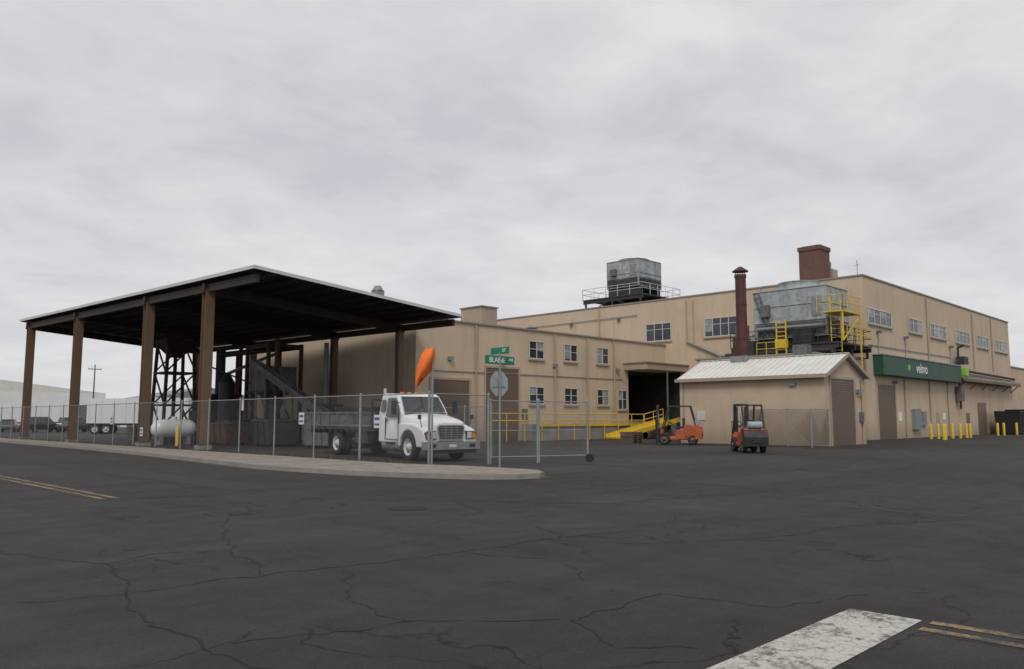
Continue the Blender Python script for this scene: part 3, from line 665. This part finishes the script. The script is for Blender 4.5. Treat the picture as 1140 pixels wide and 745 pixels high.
# ------------------------------------------------------------------ fences
def chain(bd,P,Q,z0,h,m,s=.085,w=.0065):
    P=Vector((P[0],P[1],0));Q=Vector((Q[0],Q[1],0));d=Q-P;L=d.length;d.normalize()
    nrm=Vector((-d.y,d.x,0))*.003
    vs=[];fs=[]
    n=int((L+h)/s)+1
    for fam in (0,1):
        for i in range(n):
            t0=-h+i*s+.001; a0=max(0,t0);a1=min(L,t0+h)
            if a1-a0<.02: continue
            za,zb=a0-t0,a1-t0
            if fam: za,zb=h-za,h-zb
            o=len(vs); k=w*.7
            off_=nrm if fam else -nrm
            for a,z in ((a0,za),(a1,zb)):
                p=P+d*a+off_; vs.append((p.x,p.y,z0+max(0,z-k))); vs.append((p.x,p.y,z0+min(h,z+k)))
            fs.append((o,o+1,o+3,o+2))
    bd.add(vs,fs,m)
FPOST=mat('fence_post_galvanised',(.27,.28,.285),.55,metal=.3,ns=2,na=.2)
def fence(name,pts,h=2.3,z=.05,step=3.05,gate=False,w=.0065,s=.085,wm=None):
    e=empty(name); b=Bd(); c=Bd()
    for i in range(len(pts)-1):
        P=Vector((*pts[i],z));Q=Vector((*pts[i+1],z)); chain(c,pts[i],pts[i+1],z+.06,h-.1,wm or GALVD,s,w)
        n=max(1,round((Q-P).length/step))
        for k in range(n+1):
            if i and k==0: continue
            q=P.lerp(Q,k/n); rr=.042 if k in(0,n) else .03
            b.cyl((q.x,q.y,0),(q.x,q.y,z+h+.04),rr,FPOST,n=8); b.cyl((q.x,q.y,z+h+.04),(q.x,q.y,z+h+.1),rr*1.2,FPOST,r1=.01,n=8)
        b.cyl(P+Vector((0,0,h)),Q+Vector((0,0,h)),.02,FPOST,n=8)
        if gate: b.cyl(P+Vector((0,0,.12)),Q+Vector((0,0,.12)),.022,FPOST,n=8); b.cyl(P+Vector((0,0,h/2)),Q+Vector((0,0,h/2)),.018,FPOST,n=8)
    b.obj('posts_and_rails',e); c.obj('wire_mesh',e); return e
fence('chain_link_fence',[(16.6,112),(16.6,24),(16.9,20.5),(19.6,20.5)],2.3,.12)
G=fence('chain_link_gate',[(19.7,20.5),(21.4,19.8)],2.1,.12,1.7,True)
G2=fence('chain_link_gate',[(21.45,19.78),(23.4,19.1)],2.1,.12,2,True)
b=Bd(); b.cyl((23.35,19.0,.15),(23.55,19.1,.15),.15,RUB); b.beam((23.42,19.1,.15),(23.42,19.1,.4),.05,.05,GALVD); b.obj('gate_wheel',G2)
fence('chain_link_fence',[(45.6,19.4),(43.3,19.4),(43.3,23.6),(45.7,23.6)],2.1,.02,1.6,False,.024,.1,STEELD)
fence('chain_link_fence',[(23.6,24.5),(25.5,30.0),(32.2,40.7)],2.1,.02,3)
def fsign(x,y,z,w,h,m,ax='x'):
    b=Bd(); b.box(-.012,.012,-w/2,w/2,-h/2,h/2,m); b.box(-.016,-.0125,-w*.38,w*.38,h*.1,h*.3,SIGNB)
    b.box(-.016,-.0125,-w*.38,w*.38,-h*.3,-h*.15,SIGNB); o=b.obj('fence_notice'); o.location=(x,y,z)
for y,z in ((22.9,1.5),(27.9,1.6),(44.0,.9),(48.5,1.5)): fsign(16.55,y,z,.36,.46,WHITE)

# ------------------------------------------------------------------ signs & windsock
E=empty('street_sign',(18.1,18.4,0)); b=Bd()
b.cyl((0,0,0),(0,0,3.75),.032,FPOST,n=10)
b.obj('post',E)
b=Bd(); 
oct_=[(.40*math.cos(math.radians(22.5+45*k))/math.cos(math.radians(22.5)),2.72+.40*math.sin(math.radians(22.5+45*k))/math.cos(math.radians(22.5))) for k in range(8)]
b.prism(oct_,'y',.035,.039,GALV); b.prism(oct_,'y',.0392,.041,RED)
b.box(-.3,.3,.02,.034,2.6,2.64,GALVD)
b.obj('stop_sign_plate',E)
text('stop_lettering','STOP',.3,(0,.046,2.72),(math.radians(90),0,math.radians(180)),TXT,E)
b=Bd(); b.box(-.66,.66,-.01,.01,3.34,3.62,SIGNG); b.obj('street_name_blade',E)
text('street_name','BLAINE',.235,(-.13,-.014,3.475),(math.radians(90),0,0),TXT,E,.95)
text('street_name_suffix','AVE',.13,(.50,-.014,3.51),(math.radians(90),0,0),TXT,E,.9)
b=Bd(); b.box(-.01,.01,-.42,.42,3.68,3.9,SIGNG); b.obj('cross_street_blade',E)
text('cross_street_name','ST',.15,(-.014,-.2,3.79),(math.radians(90),0,math.radians(-90)),TXT,E)
E=empty('windsock',(16.9,20.35,0)); b=Bd()
b.cyl((0,0,0),(0,0,3.9),.035,FPOST,n=10); b.cyl((0,0,3.85),(-.16,.16,3.85),.012,FPOST,n=6); b.obj('pole',E)
cs=[(-.04,.04,3.90,.15),(-.08,.08,3.78,.22),(-.12,.12,3.58,.28),(-.16,.16,3.38,.29),(-.20,.20,3.18,.26),(-.25,.25,3.0,.21),(-.29,.29,2.86,.17),(-.31,.31,2.76,.13)]
vs=[];fs=[];n=24
for k,(x,y,z,r) in enumerate(cs):
    for i in range(n):
        t=2*math.pi*i/n; rr=r*(1+.17*math.sin(3*t+k*.5)+.10*math.sin(5*t-k*.6))
        vs.append((x+rr*math.cos(t),y+rr*math.sin(t)*.8,z+(.07*math.cos(t+1)*k/3)))
    if k:
        for i in range(n): fs.append(((k-1)*n+i,(k-1)*n+(i+1)%n,k*n+(i+1)%n,k*n+i))
b=Bd(); b.add(vs,fs,SOCK,True); b.obj('sock',E)

# ------------------------------------------------------------------ truck
def wheel(bd,x,y,r,w,side,rim=OFFW):
    s=side
    bd.lathe((x,y,r),(0,s,0),[(-w/2,r*.5),(-w/2,r*.92),(-w/2+.03,r*.99),(w/2-.03,r*.99),(w/2,r*.92),(w/2-.01,r*.62)],RUB,28)
    bd.lathe((x,y,r),(0,s,0),[(w/2-.008,r*.62),(w/2-.03,r*.58),(w/2-.1,r*.5),(w/2-.1,r*.3),(w/2-.02,r*.24),(w/2+.02,r*.2),(w/2+.03,.001)],rim,28)
    bd.lathe((x,y,r),(0,-s,0),[(w/2-.02,r*.6),(w/2-.06,.001)],STEELD,20)
    for k in range(8):
        t=k*math.pi/4; bd.cyl((x+r*.36*math.cos(t),y+s*(w/2-.1),r+r*.36*math.sin(t)),(x+r*.36*math.cos(t),y+s*(w/2-.06),r+r*.36*math.sin(t)),.02,STEELD,n=6)
    for k in range(5):
        t=k*math.pi*.4+.3; bd.cyl((x+r*.46*math.cos(t),y+s*(w/2-.099),r+r*.46*math.sin(t)),(x+r*.46*math.cos(t),y+s*(w/2-.09),r+r*.46*math.sin(t)),.035,STEELD,n=8)
def loft(bd,secs,m,cap=True,smooth=True):
    n=len(secs[0]);vs=[p for s_ in secs for p in s_];fs=[]
    for k in range(len(secs)-1):
        for i in range(n): fs.append((k*n+i,k*n+(i+1)%n,(k+1)*n+(i+1)%n,(k+1)*n+i))
    bd.add(vs,fs,m,smooth)
    if cap: bd.add(secs[0],[tuple(range(n))],m); bd.add(secs[-1],[tuple(range(n))],m)
T=empty('flatbed_truck',(20.0,22.98,0),math.radians(-98.5)); T.scale=(1.05,1.05,1.05)
def hsec(x,hw,zt,zb):
    pts=[(-1,0),(-1,.74),(-.97,.88),(-.86,.96),(-.5,1.0),(0,1.01),(.5,1.0),(.86,.96),(.97,.88),(1,.74),(1,0)]
    return [(x,hw*a,zb+(zt-zb)*c) for a,c in pts]
b=Bd()
loft(b,[hsec(-.02,.60,1.36,.72),hsec(-.12,.66,1.45,.72),hsec(-.5,.74,1.53,.72),hsec(-1.1,.86,1.62,.75),hsec(-1.80,.98,1.72,.75)],WHITE)
b.obj('hood',T)
b=Bd()
for s in (-1,1):
    arch=[(-1.15+.60*math.cos(math.radians(a)),.50+.60*math.sin(math.radians(a))) for a in range(0,181,12)]
    prof=[(-1.86,.50),(-1.86,1.34),(-1.5,1.36),(-.8,1.32),(-.38,1.22),(-.10,1.10),(.0,.92),(.02,.50)]+arch
    b.prism(prof,'y',s*.56,s*1.13,WHITE)
b.obj('fenders',T,.05)
b=Bd()
prof=[(-1.78,.62,1.0),(-1.80,1.70,1.02),(-2.02,2.03,.98),(-2.28,2.38,.92),(-2.42,2.46,.86),(-3.40,2.50,.86),(-3.52,2.42,.92),(-3.58,1.7,1.04),(-3.58,.62,1.04)]
L_=[(x,w,z) for x,z,w in prof]; R_=[(x,-w,z) for x,z,w in prof]; n=len(prof)
b.add(L_+R_,[tuple(range(n)),tuple(range(n,2*n))[::-1]]+[(i,(i+1)%n,n+(i+1)%n,n+i) for i in range(n)],WHITE)
b.obj('cab',T,.05)
b=Bd()
def wq(pts,m=GLASS,push=(0,0,0)):
    b.add([Vector(p)+Vector(push) for p in pts],[tuple(range(len(pts)))],m)
wq([(-1.83,.90,1.76),(-2.24,.82,2.33),(-2.24,-.82,2.33),(-1.83,-.90,1.76)],push=(.035,0,.028))
b.beam((-1.79,0,1.80),(-2.20,0,2.37),.03,.012,BLK)
for y0_ in (-.5,.15): b.beam((-1.76,y0_,1.80),(-1.93,y0_+.5,2.04),.02,.015,BLK)
b.box(-1.84,-1.70,-.9,.9,1.715,1.735,BLK)
for s in (-1,1):
    def sy(z): return s*(1.02+(.92-1.02)*max(0,(z-1.72))/(2.40-1.72)+.024)
    wq([(-1.98,sy(1.60)+s*.004,1.60),(-2.02,sy(1.95)+s*.006,1.95),(-2.34,sy(2.3),2.31),(-2.95,sy(2.3),2.31),(-2.98,sy(1.60)+s*.004,1.60)])
    wq([(-3.1,sy(1.8)+s*.012,1.80),(-3.1,sy(2.25)+s*.012,2.25),(-3.40,sy(2.25)+s*.012,2.25),(-3.43,sy(1.8)+s*.012,1.80)])
    for x in (-2.02,-3.03): b.box(x-.008,x+.008,s*1.0,s*1.048,.75,1.58,BLK)
    b.box(-3.03,-2.02,s*1.0,s*1.047,.745,.76,BLK); b.box(-2.95,-2.82,s*1.03,s*1.075,1.44,1.49,BLK)
    b.beam((-1.95,s*1.0,2.1),(-1.8,s*1.32,2.15),.025,.025,BLK); b.beam((-1.95,s*1.02,1.72),(-1.8,s*1.32,1.68),.025,.025,BLK)
    b.box(-1.86,-1.76,s*1.25,s*1.42,1.68,2.18,BLK)
    b.cyl((-2.0,s*.78,.55),(-3.3,s*.78,.55),.27,GALVD,n=20); b.box(-2.9,-2.2,s*.85,s*1.13,.32,.36,BLK); b.box(-2.9,-2.2,s*.85,s*1.12,.60,.64,BLK)
    b.beam((-.35,s*1.0,1.2),(-.30,s*1.12,1.55),.02,.02,BLK); b.box(-.34,-.28,s*1.06,s*1.18,1.5,1.66,BLK)
b.obj('windows_and_trim',T)
b=Bd()
b.prism([(-.50,.76),(.50,.76),(.58,1.22),(.50,1.30),(-.50,1.30),(-.58,1.22)],'x',-.07,.03,CHROME)
b.prism([(-.46,.80),(.46,.80),(.53,1.20),(.47,1.26),(-.47,1.26),(-.53,1.20)],'x',.0305,.037,BLK)
for k in range(5): z=.85+k*.085; b.box(.0375,.052,-.46,.46,z,z+.025,GALVD)
for y in (-.24,0,.24): b.box(.0385,.054,y-.012,y+.012,.80,1.26,GALVD)
for s in (-1,1):
    b.prism([(s*.62,.78),(s*1.04,.80),(s*1.09,1.0),(s*.98,1.07),(s*.66,1.08)],'x',-.1,.06,BLK)
    b.prism([(s*.65,.81),(s*.86,.82),(s*.87,1.04),(s*.68,1.05)],'x',.0605,.075,LAMP)
    b.prism([(s*.89,.82),(s*1.02,.83),(s*1.05,.98),(s*.9,1.03)],'x',.0605,.072,AMBER)
b.box(-.05,.16,-1.18,1.18,.42,.70,GALVD); b.box(.161,.17,-.15,.15,.50,.60,WHITE); b.box(.161,.175,-.95,-.7,.5,.62,BLK); b.box(.161,.175,.7,.95,.5,.62,BLK)
b.box(.0,.1,-1.05,1.05,.28,.42,BLK)
for y in (-.62,-.31,0,.31,.62): b.box(-2.56,-2.44,y-.06,y+.06,2.48,2.53,AMBER)
b.obj('grille_and_bumper',T,.008)
b=Bd()
for s in (-1,1):
    wheel(b,-1.15,s*.98,.50,.28,s)
    wheel(b,-7.2,s*1.02,.50,.26,s); wheel(b,-7.2,s*.73,.50,.26,s)
    b.box(-8.0,-7.95,s*.6,s*1.15,.25,.95,BLK)
b.cyl((-1.15,-.9,.5),(-1.15,.9,.5),.07,STEELD); b.cyl((-7.2,-.9,.5),(-7.2,.9,.5),.1,STEELD); b.cyl((-7.2,-.2,.5),(-7.2,.2,.5),.25,STEELD)
b.obj('wheels',T)
b=Bd(); RL=-9.7
for s in (-1,1): b.box(RL+.2,-.3,s*.42-.04,s*.42+.04,.72,.98,STEELD)
b.box(RL,-3.95,-1.22,1.22,1.08,1.2,STEELD)
nb=int((-3.95-RL)/.49)
for k in range(nb): b.box(RL+.02+k*.49,RL+k*.49+.48,-1.15,1.15,1.203,1.235,WOOD)
for s in (-1,1):
    for k in range(10): b.box(RL+.3+k*.56,RL+.4+k*.56,s*1.22-.03,s*1.22+.03,1.0,1.15,STEELD)
b.box(-3.95,-3.87,-1.2,1.2,1.2,1.3,STEELD)
for y in (-1.15,-.6,0,.6,1.15): b.beam((-3.91,y,1.25),(-3.91,y,2.25),.07,.07,STEELD)
for z in (1.6,1.95,2.25): b.beam((-3.91,-1.18,z),(-3.91,1.18,z),.06,.08,STEELD)
b.box(-5.5,-4.4,-1.1,-.8,.55,1.0,STEELD); b.box(-5.5,-4.4,.8,1.1,.55,1.0,STEELD)
b.cyl((-3.72,-.7,.6),(-3.72,-.7,2.7),.06,CHROME); b.cyl((-3.72,-.7,1.2),(-3.72,-.7,2.1),.1,GALVD)
b.box(RL-.05,RL,-1.2,1.2,.9,1.2,STEELD)
for s in (-1,1): b.box(RL-.07,RL-.051,s*.9-.1,s*.9+.1,.95,1.05,RED)
b.obj('flatbed',T)

# ------------------------------------------------------------------ forklifts
def forklift(x,y,rz,body=ORANGE,rear=STEELD):
    e=empty('forklift',(x,y,0),rz)
    b=Bd()
    b.prism([(-1.25,.28),(-1.28,.75),(-1.15,1.05),(-.45,1.12),(-.35,.85),(.05,.8),(.1,.45),(.75,.45),(.85,.9),(.95,.9),(.95,.3),(.4,.25)],'y',-.5,.5,body)
    b.obj('chassis',e,.05)
    b=Bd()
    b.prism([(-1.35,.3),(-1.4,.7),(-1.3,.98),(-1.0,1.05),(-1.0,.3)],'y',-.56,.56,rear)
    b.box(-1.415,-1.38,-.25,.25,.45,.6,BLK); b.box(-1.36,-1.30,-.5,-.4,.85,.95,RED); b.box(-1.36,-1.30,.4,.5,.85,.95,RED)
    b.box(-.35,.12,-.25,.25,.88,1.0,BLK); b.box(-.42,-.30,-.25,.25,1.0,1.45,BLK)
    b.beam((.72,0,.8),(.45,0,1.2),.05,.05,BLK); b.lathe((.45,0,1.22),(-.5,0,.85),[(-.02,.17),(0,.19),(.02,.17),(0,.15),(-.02,.17)],BLK,16)
    b.cyl((-1.1,-.32,1.22),(-1.1,.32,1.22),.16,GALV,n=16)
    for s in (-1,1):
        b.beam((.85,s*.48,.85),(.42,s*.46,2.1),.07,.07,STEELD); b.beam((-1.05,s*.48,1.0),(-.75,s*.46,2.1),.07,.07,STEELD)
        b.beam((-.8,s*.46,2.1),(.48,s*.46,2.1),.07,.07,STEELD)
    for k in range(7): xx=-.78+k*.2; b.box(xx,xx+.06,-.46,.46,2.09,2.13,STEELD)
    for s in (-1,1):
        b.beam((1.1,s*.3,.12),(1.1,s*.3,2.15),.14,.1,STEELD); b.beam((1.1,s*.2,.15),(1.1,s*.2,2.05),.08,.08,STEELD)
        b.beam((1.22,s*.25,.06),(2.25,s*.25,.05),.1,.04,STEELD); b.beam((1.2,s*.25,.05),(1.2,s*.25,.6),.1,.04,STEELD)
    for z in (.35,1.1,2.1): b.box(1.04,1.12,-.35,.35,z,z+.09,STEELD)
    for z in (.3,.62): b.box(1.17,1.22,-.48,.48,z,z+.08,STEELD)
    for k in range(5): yy=-.44+k*.22; b.beam((1.2,yy,.65),(1.2,yy,1.35),.03,.03,STEELD)
    b.beam((1.2,-.46,1.36),(1.2,.46,1.36),.04,.04,STEELD); b.cyl((1.08,0,.2),(1.08,0,1.7),.05,CHROME)
    b.obj('mast_and_guard',e)
    b=Bd()
    for s in (-1,1):
        wheel(b,.72,s*.46,.33,.22,s,GREYP); wheel(b,-.85,s*.44,.26,.18,s,GREYP)
    b.obj('wheels',e); return e
f1=forklift(42.6,27.6,math.radians(118),ORANGE,ORANGE); f1.scale=(1.08,1.08,1.12)
f2=forklift(35.4,19.0,math.radians(44)); f2.scale=(1,1,1.06)

# ------------------------------------------------------------------ distant setting (left)
E=empty('white_warehouse'); b=Bd(); b.box(20,75,225,262,0,8.2,FARW); b.prism([(20,8.203),(75,8.203),(47,11.5)],'y',225,262,WHITE2)
for k in range(6): b.box(23+k*8.6,27.6+k*8.6,224.9,225,0,5,GREYP)
b.obj('walls_and_roof',E)
E=empty('white_shed'); b=Bd(); b.box(58,80,150,165,0,5.5,FARW); b.prism([(58,5.503),(80,5.503),(69,7.6)],'y',150,165,GALVD); b.box(61,66,149.9,150,0,4,ROLL); b.obj('walls_and_roof',E)
def car(x,y,rz,col,suv=False):
    e=empty('parked_car',(x,y,0),rz); cm=mat('car_paint',col,.3,na=.05)
    b=Bd(); h=1.0 if suv else .85
    body=[(-2.2,.35),(-2.25,h-.15),(-2.1,h),(1.0,h),(1.9,h-.12),(2.2,h-.3),(2.25,.35)]
    b.prism(body,'y',-.88,.88,cm); b.obj('body',e,.08)
    b=Bd(); t=1.75 if suv else 1.45
    P=[(-2.0 if suv else -1.7,h+.002),(-1.85 if suv else -1.2,t),(.25,t+.02),(1.0,h+.002)]
    vs=[(x_,.84 if z<1.1 else .66,z) for x_,z in P]+[(x_,-.84 if z<1.1 else -.66,z) for x_,z in P]
    b.add(vs,[(0,1,2,3),(7,6,5,4),(0,4,5,1),(2,6,7,3)],GLASS); b.add(vs,[(1,5,6,2)],cm); b.box(-1.3,.2,-.64,.64,t+.021,t+.05,cm)
    b.obj('cabin',e)
    b=Bd()
    for s in (-1,1):
        for x_ in (-1.4,1.4): wheel(b,x_,s*.8,.33,.2,s,GALVD)
        b.box(2.2,2.27,s*.75-.15,s*.75+.15,.55,.7,LAMP); b.box(-2.28,-2.2,s*.75-.12,s*.75+.12,.6,.8,RED)
    b.obj('wheels_and_lamps',e)
car(28,104,.3,(.02,.02,.025),True); car(31.5,103,.35,(.035,.03,.032)); car(26,110,1.2,(.09,.095,.1)); car(34,112,.2,(.6,.6,.6),True); car(40,100,.2,(.03,.04,.06))
def trailer(x,y,rz):
    E=empty('box_trailer',(x,y,0),rz); b=Bd(); b.box(-5,5,-1.25,1.25,1.1,3.7,FARW); b.box(-5,5,-1.0,1.0,.9,1.1,STEELD)
    for k in range(9): b.box(-4.8+k*1.2,-4.75+k*1.2,-1.27,-1.251,1.1,3.7,OFFW)
    for xx in (-4.2,-3.1):
        for s in (-1,1): wheel(b,xx,s*1.0,.5,.3,s)
    for s in (-1,1): b.box(3.2,3.35,s*.8-.06,s*.8+.06,0,1,STEELD)
    b.obj('trailer',E)
trailer(33,88,math.radians(-36)); trailer(50,122,math.radians(-38)); trailer(33,128,math.radians(-20)); trailer(62,120,math.radians(-40))
E=Bd()
for k in range(4):
    for j in range(5):
        for i in range(3):
            if k==3 and j in (0,4): continue
            E.box(52+i*2.5,54.4+i*2.5,96+j*1.3,97.22+j*1.3,k*1.25,k*1.25+1.2,TRIM)
E.obj('hay_bale_stack',None,.08)
LEAF=mat('distant_foliage',(.055,.06,.045),.95,ns=.3,na=.5)
b=Bd()
for i in range(420):
    t=random.random(); x=-60+t*320; y=330+random.uniform(0,50)-t*60
    s=random.uniform(2.0,4.2); z=random.uniform(.5,3.5)
    M=Euler((random.random()*3,random.random()*3,random.random()*3)).to_matrix()
    vs=[M@Vector(v)*s*random.uniform(.7,1.2)+Vector((x,y,z)) for v in ((1,0,0),(-1,0,0),(0,1,0),(0,-1,0),(0,0,.7),(0,0,-.7))]
    b.add(vs,[(0,2,4),(2,1,4),(1,3,4),(3,0,4),(2,0,5),(1,2,5),(3,1,5),(0,3,5)],LEAF)
b.obj('distant_trees')
for x,y in ((24,150),(24,195),(48,150)):
    b=Bd(); b.cyl((0,0,0),(0,0,11),.16,WOOD,r1=.1,n=8); b.beam((-1.1,0,10.2),(1.1,0,10.2),.1,.12,WOOD)
    for t in (-1,-.5,.5,1): b.cyl((t,0,10.25),(t,0,10.45),.05,GREYP,n=6)
    o=b.obj('utility_pole'); o.location=(x,y,0)

# ------------------------------------------------------------------ sky & sun
w=bpy.data.worlds.new("World"); SC.world=w; w.use_nodes=True; nt=w.node_tree; nt.nodes.clear(); L=nt.links.new
sd=Vector((-.62,-.42,.80)).normalized()
el=math.asin(sd.z); az=math.atan2(sd.x,sd.y)
sky=N(nt,'ShaderNodeTexSky'); sky.sky_type='NISHITA'; sky.sun_disc=False; sky.sun_elevation=el; sky.sun_rotation=az
bg1=N(nt,'ShaderNodeBackground'); bg1.inputs[1].default_value=.08; L(sky.outputs[0],bg1.inputs[0])
tc=N(nt,'ShaderNodeTexCoord'); sx=N(nt,'ShaderNodeSeparateXYZ'); L(tc.outputs['Generated'],sx.inputs[0])
mz=N(nt,'ShaderNodeMath',operation='MAXIMUM'); L(sx.outputs[2],mz.inputs[0]); mz.inputs[1].default_value=0.
az_=N(nt,'ShaderNodeMath',operation='ADD'); L(mz.outputs[0],az_.inputs[0]); az_.inputs[1].default_value=.14
dx=N(nt,'ShaderNodeMath',operation='DIVIDE'); L(sx.outputs[0],dx.inputs[0]); L(az_.outputs[0],dx.inputs[1])
dy=N(nt,'ShaderNodeMath',operation='DIVIDE'); L(sx.outputs[1],dy.inputs[0]); L(az_.outputs[0],dy.inputs[1])
cb=N(nt,'ShaderNodeCombineXYZ'); L(dx.outputs[0],cb.inputs[0]); L(dy.outputs[0],cb.inputs[1])
def sn(s,d,r,dist):
    n=N(nt,'ShaderNodeTexNoise'); n.inputs['Scale'].default_value=s; n.inputs['Detail'].default_value=d; n.inputs['Roughness'].default_value=r; n.inputs['Distortion'].default_value=dist; L(cb.outputs[0],n.inputs['Vector']); return n.outputs['Fac']
nA=sn(.9,7,.52,.3); nB=sn(3.6,6,.6,.4)
mA=N(nt,'ShaderNodeMath',operation='MULTIPLY_ADD'); L(nB,mA.inputs[0]); mA.inputs[1].default_value=.5; L(nA,mA.inputs[2])
cr=N(nt,'ShaderNodeValToRGB'); L(mA.outputs[0],cr.inputs[0])
cr.color_ramp.elements[0].position=.56; cr.color_ramp.elements[0].color=(.555,.555,.595,1)
cr.color_ramp.elements[1].position=.92; cr.color_ramp.elements[1].color=(.745,.735,.745,1)
hz=N(nt,'ShaderNodeMapRange'); L(mz.outputs[0],hz.inputs[0]); hz.inputs[1].default_value=0.; hz.inputs[2].default_value=.28; hz.inputs[3].default_value=.55; hz.inputs[4].default_value=0.
hm=N(nt,'ShaderNodeMix',data_type='RGBA'); L(hz.outputs[0],hm.inputs[0]); L(cr.outputs[0],hm.inputs[6]); hm.inputs[7].default_value=(.72,.725,.74,1)
bg2=N(nt,'ShaderNodeBackground'); bg2.inputs[1].default_value=1.06; L(hm.outputs[2],bg2.inputs[0])
ms=N(nt,'ShaderNodeMixShader'); ms.inputs[0].default_value=.96; L(bg1.outputs[0],ms.inputs[1]); L(bg2.outputs[0],ms.inputs[2])
ow=N(nt,'ShaderNodeOutputWorld'); L(ms.outputs[0],ow.inputs[0])
l=bpy.data.lights.new('sun','SUN'); l.energy=1.45; l.angle=math.radians(20); l.color=(1,.95,.87)
lo=bpy.data.objects.new('sun',l); COL.objects.link(lo); lo.rotation_euler=sd.to_track_quat('Z','Y').to_euler(); lo.location=(0,0,60)

# ------------------------------------------------------------------ camera
cam=bpy.data.cameras.new('camera'); co=bpy.data.objects.new('camera',cam); COL.objects.link(co)
co.location=(0,0,1.6); co.rotation_euler=(math.radians(90+6.02),0,math.radians(-45.4))
cam.sensor_width=36; cam.lens=28.01; cam.clip_end=4000; cam.clip_start=.1
SC.camera=co
SC.view_settings.view_transform='Standard'; SC.view_settings.look='None'; SC.view_settings.exposure=0
